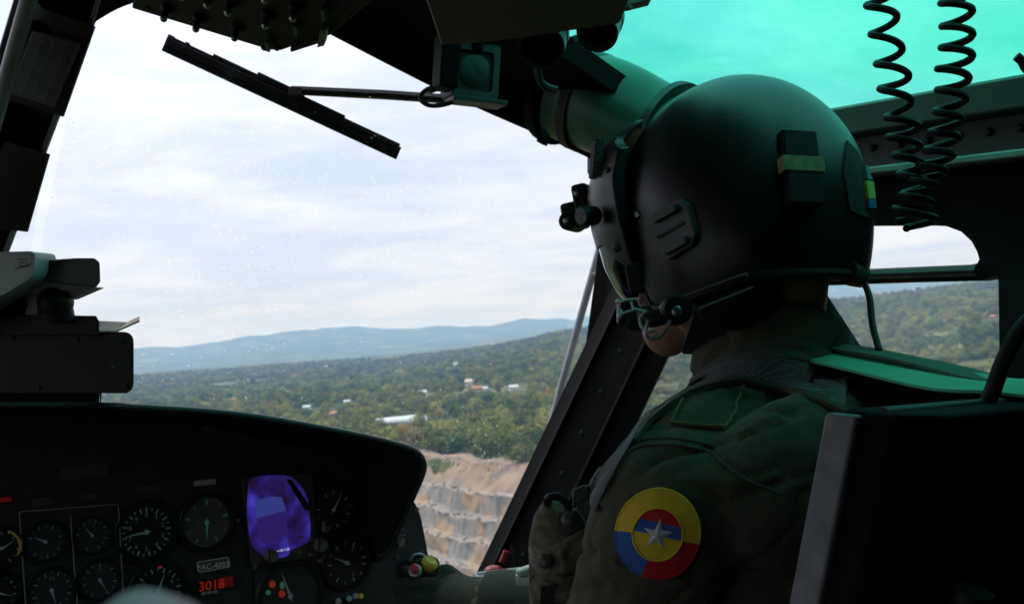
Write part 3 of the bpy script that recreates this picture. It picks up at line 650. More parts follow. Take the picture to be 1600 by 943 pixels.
part('arm_bracket', acc(box(at(462, 143, 1.915), (0.022, 0.012, 0.016)), tube([at(690, 151, 1.99), at(745, 158, 2.02)], 0.0125, 8)), greyp, wz, bevel=0.002)
# --- outside: mirror stay seen past the post
hp('mirror_stay', acc(tube([at(950, 338, 2.30), at(938, 385, 2.32), at(880, 592, 2.40), at(862, 660, 2.43)], 0.0082, 10), tube([at(926, 427, 2.335), at(966, 437, 2.30)], 0.0075, 10)), pale)
# --- cabin shell: nose, floor, sides, rear bulkhead
hp('nose_deck', box(af(2.2, RC, -0.98), (2.0, 1.1, 0.3), AFX), black)
hp('floor_panel', box(af(0.2, RC, -1.18), (2.1, 4.2, 0.08), AFX), matte)
hp('rear_bulkhead', box(af(-1.66, RC, -0.3), (2.1, 0.06, 1.9), AFX), matte)
hp('side_wall', box(af(-0.58, 1.39, -0.4), (0.06, 2.24, 1.7), AFX), matte)
hp('side_wall', plate([af(-1.7, -0.60, -1.3), af(0.66, -0.60, -1.3), af(0.66, -0.60, 0.56), af(-1.7, -0.60, 0.56)], [rpoly([af(-0.10, -0.60, -0.40), af(0.52, -0.60, -0.40), af(0.52, -0.60, 0.10), af(-0.10, -0.60, 0.10)], .05)], DR * -0.05), matte)  # window opening out of view, added to light the sleeve roundel
hp('side_door', plate([af(0.66, -0.60, -1.2), af(1.95, -0.60, -1.2), af(1.62, -0.60, 0.5), af(0.66, -0.60, 0.5)], [rpoly([af(0.72, -0.60, -0.55), af(1.62, -0.60, -0.55), af(1.48, -0.60, 0.16), af(0.72, -0.60, 0.16)], .06)], DR * -0.05), matte)
hp('door_glass', loft([[af(0.68, -0.62, -0.6), af(1.7, -0.62, -0.6)], [af(0.68, -0.62, 0.2), af(1.55, -0.62, 0.2)]]), MATS['clear_side_glass'])
# --- overhead duct at the right end of the header
dct = hp('air_duct', tube(spline([at(884, 144, 1.945), at(910, 154, 1.93), at(960, 172, 1.89), at(1040, 218, 1.85), at(1120, 262, 1.80)], 16), [0.084] * 16, 36), mat('green_lit_duct', (0.020, 0.095, 0.062), 0.36, var=0.3, vscale=8, bump=0.06, bscale=30))  # green light from the roof window is put into the duct's colour
for pa, pb in (((915, 158), (928, 163)), ((1046, 207), (1056, 211))):
    part('clamp_band', tube([at(*pa, 1.925 - (pa[0] - 915) * .0006), at(*pb, 1.916 - (pa[0] - 915) * .0006)], 0.0885, 36), greyp, dct)
part('end_flange', tube([at(876, 141, 1.955), at(888, 146, 1.945)], 0.096, 36), black, dct)
hp('duct_fitting', acc(tube([at(842, 205, 1.80), at(850, 216, 1.80), at(846, 224, 1.80)], 0.011, 10)), black, bevel=0.002)

# ================================================================== instrument panel
FP = 1.67
panel = thing('instrument_panel', af(FP + 0.1, RC, -1.1), 'black instrument panel with round gauges under a curved glare shield', 'instrument panel')
def on(px, py, dF=0.0): return pF(px, py, FP - dF)
PNL = mat('black_crackle_panel', (0.018, 0.018, 0.019), 0.65, var=0.25, vscale=40, bump=0.15, bscale=900)
face = [on(*p) for p in [(-260, 640), (300, 640), (520, 690), (612, 745), (632, 776), (646, 782), (656, 798), (666, 850), (690, 1010), (-260, 1060)]]
part('face_plate', plate(rpoly(face, [0, 0, .05, .03, 0, .02, .02, 0, 0, 0]), (), DF * 0.03), PNL, panel, bevel=0.002)
# glare shield: lofted hood from the panel out to its rim
rim_px = [(-220, 640), (0, 632.5), (150, 633), (300, 640), (400, 650), (500, 667), (570, 681), (620, 693), (648, 703), (660, 715), (663, 730), (657, 750), (646, 775), (632, 808), (618, 838), (607, 862), (592, 868)]
rim_F = [1.45] * 9 + [1.45, 1.455, 1.475, 1.51, 1.55, 1.59, 1.625, 1.65]
rim = spline([pF(x, y, F_) for (x, y), F_ in zip(rim_px, rim_F)], 60)
inn = [af(FP + 0.002, float(p @ DR) - 0.0, float(p[2]) * FP / float(p @ DF) - 0.006) for p in rim]
outr = [p + DU * 0.006 for p in rim]
hood = part('glare_shield', loft([inn, [a_ * .5 + b_ * .5 - DU * .004 for a_, b_ in zip(inn, rim)], rim]), mat('matt_glareshield', (0.016, 0.016, 0.017), 0.85, var=0.2, vscale=30, spec=0.2), panel, solid=0.006)
part('hood_rim', tube(rim, 0.0042, 8), mat('hood_edging', (0.05, 0.052, 0.055), 0.42, var=0.2, vscale=30), hood)
# deck ahead of the panel
part('panel_deck', loft([inn[:46], [p + DF * 0.25 - DU * 0.10 for p in inn[:46]]]), matte, panel, solid=0.006)
part('panel_support', box(af(FP + 0.16, RC, -0.72), (1.05, 0.28, 0.75), AFX), matte, panel)
MARK = mat('glow_added_mark', (0.20, 0.33, 0.30), 0.7, emit=(0.30, 0.62, 0.52), estr=0.024)  # faint emission added to all gauge marks to lift them from the dark
WHITE = mat('white_mark', (0.30, 0.32, 0.31), 0.7, emit=(0.6, 0.68, 0.64), estr=0.016)
GRN = mat('green_mark', (0.10, 0.5, 0.22), 0.7, emit=(0.10, 0.55, 0.25), estr=0.05)
REDM = mat('red_mark', (0.6, 0.06, 0.03), 0.7, emit=(0.9, 0.08, 0.03), estr=0.09)
YELM = mat('yellow_mark', (0.55, 0.42, 0.06), 0.7, emit=(0.7, 0.5, 0.08), estr=0.03)
DIAL = mat('gauge_dial', (0.008, 0.009, 0.010), 0.5, var=0.2, vscale=60)
GREYD = mat('grey_dial', (0.085, 0.085, 0.075), 0.6, var=0.25, vscale=50)
LENS = glass('gauge_lens', (0.9, 0.92, 0.92))
def pdir(a): return DR * math.sin(a) + DU * math.cos(a)
def gauge(px, py, rpx, ticks, a0, a1, needle, marks=WHITE, dial=DIAL, arcs=(), nums=(), twin=False, label=None, long=0.7):
    c = on(px, py, 0.0); d = float(c[1]); r = rpx * d / FPX
    g = part('gauge', lathe(c, -DF, [(-0.01, r * 1.16), (0.004, r * 1.16), (0.007, r * 1.10), (0.007, r * 1.0), (0.0015, r * 0.97), (0.0012, 0.0003)], 36, cap=False), plastic, panel, smooth=30, label=label)
    part('dial', lathe(c, -DF, [(0.0018, r * 0.96), (0.0024, r * 0.955), (0.0024, 0.0002)], 32, cap=False), dial, g)
    tk = []
    for k in range(ticks):
        a = a0 + (a1 - a0) * k / (ticks - 1); big = k % 2 == 0; l = r * (0.17 if big else 0.10); w = r * (0.05 if big else 0.03); d_ = pdir(a)
        tk.append(box(c + d_ * (r * 0.86 - l / 2) - DF * 0.0028, (w, 0.0005, l), (np.cross(DF, d_), DF, d_)))
    part('tick_marks', acc(*tk), marks, g, smooth=0)
    for (b0_, b1_, m_) in arcs:
        rg = [[c + pdir(a) * r * k - DF * 0.0026 for k in (0.84, 0.93)] for a in np.linspace(b0_, b1_, 20)]
        part('colour_arc', loft(rg), m_, g, smooth=0)
    for (s_, a, rr, hh_) in nums:
        part('numerals', text_mesh(s_, c + pdir(a) * r * rr - DF * 0.003, DR, DU, r * hh_), marks, g, smooth=0)
    d_ = pdir(needle); s_ = np.cross(DF, d_)
    part('needle', acc(plate([c - DF * .004 + d_ * r * long, c - DF * .004 + s_ * r * .05, c - DF * .004 - d_ * r * .18, c - DF * .004 - s_ * r * .05], (), -DF * .0006), lathe(c, -DF, [(0.003, r * .09), (0.0055, r * .08)], 12)), marks, g, smooth=0)
    return g
PI2 = math.pi * 2
gauge(70, 845, 30, 13, rad(-70), rad(290) - rad(70), rad(-62), MARK, arcs=((rad(100), rad(250), MARK),), nums=(('5', rad(20), .55, .3), ('10', rad(100), .6, .26)), label='small gauge at the upper left of the engine cluster')
gauge(143, 835, 28, 13, rad(-80), rad(200), rad(-40), MARK, arcs=((rad(110), rad(250), MARK),), nums=(('20', rad(0), .55, .3),))
gauge(80, 921, 34, 15, rad(-150), rad(150), rad(165), MARK, arcs=((rad(40), rad(150), GRN), (rad(-130), rad(-70), YELM), (rad(-70), rad(-45), REDM)), nums=(('10', rad(0), .55, .3),), label='engine gauge with green, amber and red arcs')
gauge(155, 905, 30, 13, rad(-150), rad(150), rad(150), MARK, arcs=((rad(60), rad(170), GRN), (rad(-120), rad(-60), YELM)), nums=(('5', rad(0), .55, .3),))
gauge(2, 855, 30, 13, rad(-150), rad(150), rad(62), WHITE, arcs=((rad(20), rad(120), YELM),))
gauge(-2, 925, 30, 13, rad(-150), rad(150), rad(110), WHITE)
gauge(228, 830, 44, 25, rad(0), rad(345), rad(-96), MARK, nums=tuple((str(k), rad(36 * k), .60, .22) for k in range(10)), label='large round airspeed gauge with pale numerals', long=0.8)
gauge(322, 815, 40, 9, rad(-150), rad(150), rad(180), GRN, dial=GREYD, label='brownish blank faced gauge with a single green needle')
gauge(246, 922, 42, 19, rad(-150), rad(150), rad(20), MARK, arcs=((rad(0), rad(10), REDM),), nums=(('4', rad(-60), .6, .22), ('6', rad(60), .6, .22)))
gauge(520, 795, 34, 13, rad(0), rad(330), rad(30), WHITE, long=0.75, label='dim altimeter half in the shadow of the hood')
gauge(541, 878, 38, 13, rad(-260), rad(80), rad(-64), WHITE, nums=(('2', rad(25), .58, .26), ('1', rad(150), .58, .26)), label='vertical speed gauge below the altimeter')
gauge(452, 930, 50, 25, rad(0), rad(345), rad(-20), WHITE, nums=(('33', rad(60), .6, .2), ('N', rad(20), .6, .22), ('3', rad(-30), .6, .22)), label='round compass gauge below the purple screen', long=0.85)
hsi = part('bug_marker', acc(ell(on(425, 912, .005), (.006, .003, .006)), ell(on(440, 927, .005), (.006, .003, .006))), REDM, panel)
part('bug_marker', acc(ell(on(441, 914, .006), (.004, .003, .006)), ell(on(419, 925, .005), (.004, .003, .004))), GRN, panel)
# gauge cluster border and divider
def strip(a_, b_, w=0.0012, m=MARK):
    return tube([on(*a_, 0.006), on(*b_, 0.006)], w, 5)
TRIM = mat('engraved_line', (0.16, 0.17, 0.15), 0.6, emit=(0.3, 0.32, 0.26), estr=0.012)  # the lines get a faint added glow as well
cl = part('cluster_plate', plate([on(*p) for p in [(29, 798), (184, 786), (196, 1000), (44, 1010)]], (), -DF * 0.003), mat('cluster_black', (0.02, 0.022, 0.023), 0.6, var=0.2, vscale=60), panel, bevel=0.001)
for a_, b_ in (((30, 799), (184, 787)), ((30, 799), (44, 1000)), ((110, 806), (125, 1000)), ((185, 788), (197, 1000))):
    part('border_line', strip(a_, b_, 0.0009), TRIM, cl)
for p_ in ((40, 806), (176, 796), (48, 880), (182, 868), (112, 880)):
    part('screw', lathe(on(*p_, .004), -DF, [(0, .004), (.002, .0035)], 10), greyp, cl)
# purple attitude screen
scr_c = [(388, 752), (400, 744), (440, 742), (462, 750), (480, 778), (485, 830), (478, 848), (455, 858), (448, 868), (420, 872), (404, 862), (392, 846), (386, 800)]
att = part('attitude_display', plate(rpoly([on(*p) for p in [(376, 745), (484, 737), (494, 866), (392, 882)]], .004), (), -DF * 0.008), mat('display_bezel', (0.055, 0.05, 0.046), 0.6, var=0.3, vscale=40), panel, bevel=0.002)
def screen_mat():
    m = bpy.data.materials.new('violet_screen'); m.use_nodes = True; t = m.node_tree; b = t.nodes['Principled BSDF']
    b.inputs['Base Color'].default_value = (0.01, 0.008, 0.02, 1); b.inputs['Roughness'].default_value = 0.15
    g = t.nodes.new('ShaderNodeTexCoord'); n = t.nodes.new('ShaderNodeTexNoise'); n.inputs['Scale'].default_value = 26; n.inputs['Detail'].default_value = 3
    t.links.new(g.outputs['Object'], n.inputs['Vector']); cr = t.nodes.new('ShaderNodeValToRGB'); e = cr.color_ramp.elements
    e[0].position = 0.34; e[0].color = (0.020, 0.008, 0.05, 1); e[1].position = 0.72; e[1].color = (0.10, 0.075, 0.85, 1); k = e.new(0.5); k.color = (0.04, 0.018, 0.24, 1)
    t.links.new(n.outputs['Fac'], cr.inputs[0]); t.links.new(cr.outputs[0], b.inputs['Emission Color']); b.inputs['Emission Strength'].default_value = 0.5; return m
sc_p = spline([on(*p, .0086) for p in scr_c + scr_c[:1]], 60)[:-1]
screen = part('screen', plate(sc_p, (), -DF * 0.0008), screen_mat(), att, smooth=0)
SKYM = mat('screen_sky', (0.02, 0.02, 0.03), 0.3, emit=(0.06, 0.08, 0.40), estr=0.5)
GNDM = mat('screen_ground', (0.02, 0.015, 0.02), 0.3, emit=(0.045, 0.02, 0.22), estr=0.5)
part('horizon_symbol', plate([on(*p, .0100) for p in [(399, 782), (425, 775), (440, 776), (447, 797), (401, 808)]], (), -DF * .0004), SKYM, att, smooth=0)
part('horizon_symbol', plate([on(*p, .0100) for p in [(401, 809), (447, 798), (449, 830), (440, 846), (410, 848), (403, 835)]], (), -DF * .0004), GNDM, att, smooth=0)
part('screen_text', acc(*[box(on(425 + 5 * k, 862 - k, .0102), (.004, .0004, .0018 + .002 * (k % 2)), AFX) for k in range(6)]), mat('screen_white', (.3, .3, .4), .4, emit=(.5, .5, .75), estr=.6), att, smooth=0)
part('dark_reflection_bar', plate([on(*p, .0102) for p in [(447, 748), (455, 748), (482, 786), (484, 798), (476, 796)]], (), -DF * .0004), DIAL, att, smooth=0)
for p_, r_ in (((421, 866), 12), ((499, 849), 13)):
    kb = part('knob', lathe(on(*p_, .006), -DF, [(0, r_ * .00092), (.012, r_ * .00088), (.0145, r_ * .0007)], 20), mat('knob_grey', (0.13, 0.135, 0.12), 0.5, var=.2, vscale=80), panel)
    part('knob_slot', box(on(*p_, .0212), (.0016, .0008, r_ * .0015), AFX), plastic, kb)
part('knob', lathe(on(507, 825, .006), -DF, [(0, .006), (.010, .0055), (.012, .004)], 16), MATS['knob_grey'], panel)
for p_ in ((470, 838), (487, 842), (468, 862), (484, 866), (398, 885), (500, 875), (372, 812)):
    part('screw', lathe(on(*p_, .008), -DF, [(0, .0035), (.002, .003)], 10), MATS['knob_grey'], panel)
# compass gauge housing
part('gauge_housing', plate(rpoly([on(*p) for p in [(396, 892), (494, 880), (506, 1000), (404, 1010)]], .01), (), -DF * .004), MATS['cluster_black'], panel, bevel=.001)
# placards, tail number, red digits
PLQ = mat('dark_placard', (0.05, 0.054, 0.052), 0.7, var=.2, vscale=60)
for (x, y, w, h) in ((132, 736, 70, 20), (65, 783, 30, 12), (137, 776, 26, 10), (230, 763, 36, 9), (332, 668, 30, 8), (555, 690, 30, 12)):
    c_ = on(x, y, .001); d_ = float(c_[1]); part('placard', box(c_, (w * d_ / FPX, .002, h * d_ / FPX), AFX), PLQ, panel)
part('label_strip', box(on(320, 753, .002), (.034, .002, .008), AFX), mat('grey_label', (.22, .22, .22), .7, emit=(.3, .3, .3), estr=.02), panel)  # label brightened by a faint added glow, not a lamp
part('placard', box(on(372, 663, .002), (.006, .002, .004), AFX), mat('teal_lamp', (.05, .2, .16), .4, emit=(.1, .5, .4), estr=.03), panel)
tn = part('tail_number_plate', plate(rpoly([on(*p) for p in [(306, 877), (358, 868), (361, 885), (309, 895)]], .004), (), -DF * .0025), PLQ, panel, bevel=.0006)
part('lettering', text_mesh('FAC-4003', on(333.5, 883.5, .0030), DR, DU, .0125), mat('pale_lettering', (.4, .43, .42), .7, emit=(.5, .55, .52), estr=.06), tn, smooth=0)  # lettering brightened by a faint added glow
rp = rpoly([on(*p, .0029) for p in [(307.5, 878), (356.5, 869.5), (359.5, 884.5), (310.5, 893.5)]], .004)
part('outline', tube(list(rp) + [rp[0]], .0005, 4), MATS['pale_lettering'], tn)
led = part('radio_readout', box(on(336, 912, .001), (.078, .004, .022), AFX), DIAL, panel, bevel=.001)
part('red_digits', text_mesh('3018', on(331, 914, .0042), DR, DU, .021), mat('red_led', (.2, .01, .01), .4, emit=(1, .05, .015), estr=.17), led, smooth=0)
part('red_glow_window', box(on(352, 909, .0034), (.026, .0006, .016), AFX), mat('red_filter', (.10, .01, .008), .3, emit=(.5, .02, .01), estr=.06), led)
part('key_row', acc(*[box(on(318 + 9 * k, 926 - 1.3 * k, .003), (.007, .003, .004), AFX) for k in range(3)]), MATS['grey_label'], led)
part('warning_lamp', box(on(6, 780, .003), (.02, .002, .006), AFX), mat('dim_red_lamp', (.1, .01, .01), .4, emit=(.8, .03, .02), estr=.05), panel)
for (x, y, m_) in ((528, 938, WHITE), (555, 930, WHITE), (563, 930, YELM), (545, 934, MARK)):
    part('indicator_lamp', lathe(on(x, y, .004), -DF, [(0, .005), (.004, .0045), (.005, .003)], 12), m_, panel)
# right hand wing: switch, lettering strips, screws
for (x, y, w) in ((626, 826, .016), (626, 836, .02), (628, 853, .018)): part('engraved_label', box(on(x, y, .0015), (w, .001, .0018), AFX), mat('engraved_pale', (.17, .18, .18), .7), panel)
sw = part('toggle_switch', acc(lathe(on(625, 845, 0), -DF, [(0, .008), (.004, .0075)], 14), tube([on(625, 845, .003), on(624, 843, .016)], [.0025, .0035], 8)), metal, panel)
for p_ in ((660, 861), (651, 795), (620, 870), (618, 805)): part('screw', lathe(on(*p_, 0), -DF, [(0, .0045), (.002, .004)], 10), metal, panel)

# ================================================================== overhead console
oc = thing('overhead_console', af(1.2, 0.46, 0.56), 'black overhead console with rows of toggle switches, at the top of the windshield', 'console')
# underside outline seen from below, tilted towards the crew
und = [at(205, 14, 1.42), at(420, 79, 1.42), at(440, 78.5, 1.415), at(457, 74, 1.40), at(514, 57, 1.36), at(640, -30, 1.20), at(640, -160, 1.02), at(205, -150, 1.12)]
cen = sum(und) / len(und)
pn_ = nrm(np.cross(und[1] - und[0], und[4] - und[1])); pn_ = pn_ if pn_[2] > 0 else -pn_
und = [p - pn_ * float((p - und[1]) @ pn_) for p in und]
CONS = mat('console_black', (0.028, 0.026, 0.024), 0.6, var=.25, vscale=30, bump=.08, bscale=500)
ch = part('housing', plate(und, (), pn_ * 0.10), CONS, oc, bevel=0.003)
def uon(px, py, o=0.0):
    r = at(px, py, 1.0); return r * (float(und[1] @ pn_) / float(r @ pn_)) - pn_ * o
sx_ = nrm(und[1] - und[0]); sy_ = np.cross(pn_, sx_)
for (x, y) in ((262, 12), (312, 28), (362, 2), (372, 42), (420, 22), (463, 10), (330, -10), (290, -22), (420, -18)):
    s_ = part('toggle_switch', acc(lathe(uon(x, y), -pn_, [(0, .0095), (.004, .009), (.007, .006)], 14), tube([uon(x, y, .006), uon(x, y, .017) + sx_ * .002], [.0035, .0045], 10)), plastic, oc)
    part('lever_tip', ell(uon(x, y, .018) + sx_ * .0022, (.0048, .0048, .0048), nu=12, nv=8), metal, s_)
GL_ = mat('green_lit_edge', (0.10, 0.22, 0.16), 0.45)
for (x, y) in ((423, 62), (467, 38), (510, 12)):
    part('switch_guard', box(uon(x, y, .007), (.005, .020, .012), (sx_, sy_, pn_)), GL_, oc, bevel=.001)
part('end_bracket', plate([uon(502, 60, .004), uon(513, 57, .004), uon(516, 34, .004), uon(507, 30, .004)], (), -pn_ * .012), mat('brass_green', (.22, .23, .12), .5, var=.2, vscale=50), oc, bevel=.001)
part('edge_strip', plate([uon(457, 76, .001), uon(512, 58.5, .001), uon(511, 53, .001), uon(456, 70, .001)], (), -pn_ * .006), greyp, oc, bevel=.001)
part('panel_screw', acc(*[lathe(uon(x, y), -pn_, [(0, .005), (.002, .004)], 10) for x, y in ((413, 75), (432, 75), (300, 33), (545, 25), (230, 14))]), greyp, oc)

# ================================================================== second overhead box with two down lights
ob = thing('overhead_bracket', af(1.0, 0.80, 0.5), 'flat dark grey overhead box with two short cylinder lamps above the header', 'overhead box')
o4 = [at(690, 72, 1.32), at(776, 66, 1.34), at(964, 17, 1.36), at(1010, -60, 1.20), at(640, -90, 1.10)]
n2 = nrm(np.cross(o4[1] - o4[0], o4[3] - o4[1])); n2 = n2 if n2[2] > 0 else -n2
o4 = [p - n2 * float((p - o4[1]) @ n2) for p in o4]
part('housing', plate(o4, (), n2 * 0.045), mat('overhead_grey', (0.045, 0.043, 0.040), 0.6, var=.2, vscale=20), ob, bevel=.003)
part('rail_end', acc(box(at(985, 5, 1.42), (.050, .03, .012), (nrm(A(1, 0, .25)), A(0, 1, 0), nrm(A(-.25, 0, 1)))), tube([at(984, 8, 1.41), at(982, 15, 1.41)], .005, 8)), ledge, ob, bevel=.002)
for (p0_, p1_, r_, nm) in (((948, 10), (933, 52), .027, 'lamp_barrel'), ((856, 40), (846, 74), .030, 'lamp_barrel')):
    a_, b_ = at(*p0_, 1.46), at(*p1_, 1.40); ax_ = nrm(b_ - a_); ln_ = float(np.linalg.norm(b_ - a_))
    lb = part(nm, lathe(a_, ax_, [(0, r_ * .92), (ln_ * .35, r_ * .92), (ln_ * .36, r_ * 1.05), (ln_ * .55, r_ * 1.05), (ln_ * .56, r_), (ln_, r_), (ln_, r_ * .88), (ln_ * .6, r_ * .85)], 28, cap=False), mat('lamp_paint', (.05, .05, .05), .45, var=.2, vscale=40), ob)
    part('lens', lathe(a_, ax_, [(ln_ * .62, r_ * .86), (ln_ * .63, .0005)], 24, cap=False), DIAL, lb)
part('hose', tube(spline([at(820, 78, 1.52), at(838, 98, 1.56), at(842, 120, 1.60), at(850, 134, 1.62), at(868, 140, 1.64)], 14), .006, 8), rubber, ob)
part('hose', tube(spline([at(900, 60, 1.50), at(878, 68, 1.52), at(872, 52, 1.52), at(880, 42, 1.5)], 12), .005, 8), rubber, ob)

# ================================================================== swivel lamp under the header
ul = thing('utility_lamp', at(735, 60, 1.70), 'square hooded utility lamp hanging under the windshield header', 'lamp')
lc, lx, lz = at(742, 112, 1.66), nrm(A(1, .35, -.05)), nrm(A(.06, 0, 1)); ly = np.cross(lz, lx)
sq = lambda s_: [lc + lx * s_ * i_ + lz * s_ * 1.12 * j_ for i_, j_ in ((-1, -1), (1, -1), (1, 1), (-1, 1))]
part('lamp_body', plate(rpoly(sq(.036), .008), (), ly * .05), plastic, ul, bevel=.003)
bz = part('bezel', plate(rpoly([p - ly * .001 for p in sq(.037)], .007), [rpoly([p - ly * .001 for p in sq(.027)], .007)], -ly * .006), mat('bezel_grey', (.028, .03, .029), .5, var=.2, vscale=60), ul, bevel=.001)
part('reflector', lathe(lc - ly * .001, -ly, [(0, .026), (.0015, .02), (.001, .0004)], 20, cap=False), mat('tarnished_reflector', (.03, .034, .032), .35, .5, var=.3, vscale=60), ul)
part('clamp', acc(box(lc - lx * .045 + lz * .01, (.03, .05, .085), (lx, ly, lz)), tube([lc + lz * .03, lc + lz * .075], .012, 10)), black, ul, bevel=.004)
part('cable_loop', tube(spline([at(712, 140, 1.70), at(686, 137, 1.68), at(664, 142, 1.66), at(657, 155, 1.64), at(672, 165, 1.63), at(700, 162, 1.65), at(722, 150, 1.69), at(740, 146, 1.72)], 36), .0035, 8), rubber, ul)
part('cable_plug', tube([at(668, 142, 1.66), at(682, 137, 1.67)], .006, 10), mat('plug_metal', (.3, .28, .25), .4, .6), ul)
part('lower_flange', box(lc - lz * .046 + lx * .005, (.085, .05, .007), (lx, ly, lz)), mat('bezel_grey', (.1, .105, .1)), ul, bevel=.001)

# ================================================================== equipment on the glare shield, left
eq = thing('glareshield_unit', at(60, 632, 1.42), 'black camera-like unit with hood, ball mount and bracket on the left of the glare shield', 'avionics unit')
def ebox(x0, y0, x1, y1, d, th, **k):
    c_ = (at(x0, y0, d) + at(x1, y1, d)) / 2; return box(c_ + A(0, th / 2, 0), (abs(x1 - x0) * d / FPX, th, abs(y1 - y0) * d / FPX))
UD = nrm(at(150, 560, 1.0)) * A(1, 1, 1)
def erect(x0, y0, x1, y1, d, th, r): return plate(rpoly([at(x0, y1, d), at(x1, y1, d), at(x1, y0, d), at(x0, y0, d)], r), (), UD * th)
body = part('unit_body', erect(-90, 518, 209, 614, 1.38, .09, .014), plastic, eq, bevel=.003)
part('top_plate', plate([at(-90, 490, 1.37), at(150, 493, 1.37), at(157, 505, 1.37), at(157, 524, 1.37), at(-90, 524, 1.37)], (), UD * .1), plastic, body, bevel=.001)
part('base_plate', acc(erect(-90, 606, 200, 614, 1.385, .08, .002), erect(-90, 614, 155, 628, 1.39, .07, .002)), black, body, bevel=.001)
part('foot_bracket', acc(tube([at(150, 614, 1.375), at(157, 615, 1.375), at(157, 629, 1.375), at(30, 630, 1.375)], .0016, 6)), greyp, body)
part('side_tab', acc(plate([at(155, 503, 1.37), at(198, 505, 1.40), at(184, 519, 1.37), at(155, 519, 1.34)], (), DU * .002), plate([at(184, 518, 1.37), at(198, 506, 1.40), at(218, 496, 1.40), at(218, 503, 1.39)], (), DU * .0025)), mat('worn_alloy_tab', (.30, .27, .23), .5, .3, var=.3, vscale=50), eq, bevel=.0005)
for x_, y_ in ((20, 528), (120, 530), (190, 532), (196, 602), (60, 604)): part('screw', lathe(at(x_, y_, 1.379), A(0, -1, 0), [(-.001, .0032), (.0012, .003), (.002, .0015)], 10), greyp, body)
part('indicator', box(at(177, 572, 1.379), (.005, .002, .002)), mat('knob_grey', (.13, .13, .12)), body)
part('ball_mount', acc(ell(at(87, 472, 1.36), (.021, .026, .021)), tube([at(87, 478, 1.36), at(88, 496, 1.365)], [.02, .022], 20)), plastic, eq)
part('mount_stay', plate([at(46, 462, 1.36), at(62, 460, 1.36), at(58, 492, 1.36), at(38, 492, 1.36)], (), A(0, .02, 0)), pale, eq, bevel=.002)
hd2 = [[at(48 + dx, 408 - dx * .03, 1.34 + dd), at(120 + dx, 403, 1.34 + dd), at(148 + dx, 403, 1.34 + dd), at(156 + dx, 410, 1.34 + dd), at(157 + dx, 440, 1.34 + dd), at(150 + dx, 449, 1.34 + dd), at(60 + dx, 438, 1.34 + dd), at(44 + dx, 432, 1.34 + dd)] for dx, dd in ((0, 0), (-6, .05))]
part('hood', loft(hd2, True, True), mat('gloss_black_hood', (.02, .02, .021), .3, var=.2, vscale=30), eq, bevel=.002)
part('hood_underside', plate([at(40, 434, 1.345), at(150, 449, 1.345), at(106, 468, 1.36), at(84, 456, 1.36), at(50, 461, 1.355)], (), A(0, .03, 0)), pale, eq, bevel=.001)
bx1 = part('grey_case', plate(rpoly([at(-90, 396, 1.30), at(50, 392, 1.30), at(55, 398, 1.30), at(52, 432, 1.30), at(0, 463, 1.30), at(-90, 520, 1.30)], [0, .004, .004, .01, 0, 0]), (), A(0, .06, 0)), mat('satin_grey_case', (.60, .61, .65), .5, var=.1, vscale=10), eq, bevel=.002)
part('etched_label', acc(tube([at(24, 420, 1.298), at(48, 412, 1.298), at(50, 396, 1.298)], .0004, 4), *[box(at(36, 405 + 5 * k, 1.2985), (.012, .0006, .0008)) for k in range(3)]), greyp, bx1)
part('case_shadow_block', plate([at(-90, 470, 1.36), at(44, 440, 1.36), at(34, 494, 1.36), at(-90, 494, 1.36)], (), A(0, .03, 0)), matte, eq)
# ================================================================== PILOT (cabin space)
SUITM = bpy.data.materials.new('olive_flight_suit'); SUITM.use_nodes = True
def cloth(m, c1_, c2_, weave=900, bstr=0.6, rough=0.9):
    t = m.node_tree; b = t.nodes['Principled BSDF']; b.inputs['Roughness'].default_value = rough; b.inputs['Specular IOR Level'].default_value = 0.2
    b.inputs['Sheen Weight'].default_value = 0.04
    g = t.nodes.new('ShaderNodeTexCoord'); n = t.nodes.new('ShaderNodeTexNoise'); n.inputs['Scale'].default_value = 14; n.inputs['Detail'].default_value = 6
    t.links.new(g.outputs['Object'], n.inputs['Vector']); x = t.nodes.new('ShaderNodeMix'); x.data_type = 'RGBA'; x.inputs['A'].default_value = (*c1_, 1); x.inputs['B'].default_value = (*c2_, 1)
    t.links.new(n.outputs['Fac'], x.inputs['Factor']); t.links.new(x.outputs['Result'], b.inputs['Base Color'])
    n2 = t.nodes.new('ShaderNodeTexNoise'); n2.inputs['Scale'].default_value = 26; n2.inputs['Detail'].default_value = 5; n2.inputs['Distortion'].default_value = 1.2
    t.links.new(g.outputs['Object'], n2.inputs['Vector']); n3 = t.nodes.new('ShaderNodeTexNoise'); n3.inputs['Scale'].default_value = weave; t.links.new(g.outputs['Object'], n3.inputs['Vector'])
    ad = t.nodes.new('ShaderNodeMath'); ad.operation = 'MULTIPLY_ADD'; t.links.new(n3.outputs['Fac'], ad.inputs[0]); ad.inputs[1].default_value = 0.12; t.links.new(n2.outputs['Fac'], ad.inputs[2])
    bp = t.nodes.new('ShaderNodeBump'); bp.inputs['Strength'].default_value = bstr; bp.inputs['Distance'].default_value = 0.008; t.links.new(ad.outputs[0], bp.inputs['Height']); t.links.new(bp.outputs[0], b.inputs['Normal'])
    return m
cloth(SUITM, (0.060, 0.062, 0.042), (0.098, 0.096, 0.066))
GLOVE = cloth(bpy.data.materials.new('sage_glove') if False else (lambda m: (setattr(m, 'use_nodes', True), m)[1])(bpy.data.materials.new('sage_glove')), (0.022, 0.030, 0.024), (0.040, 0.050, 0.040), bstr=.4)
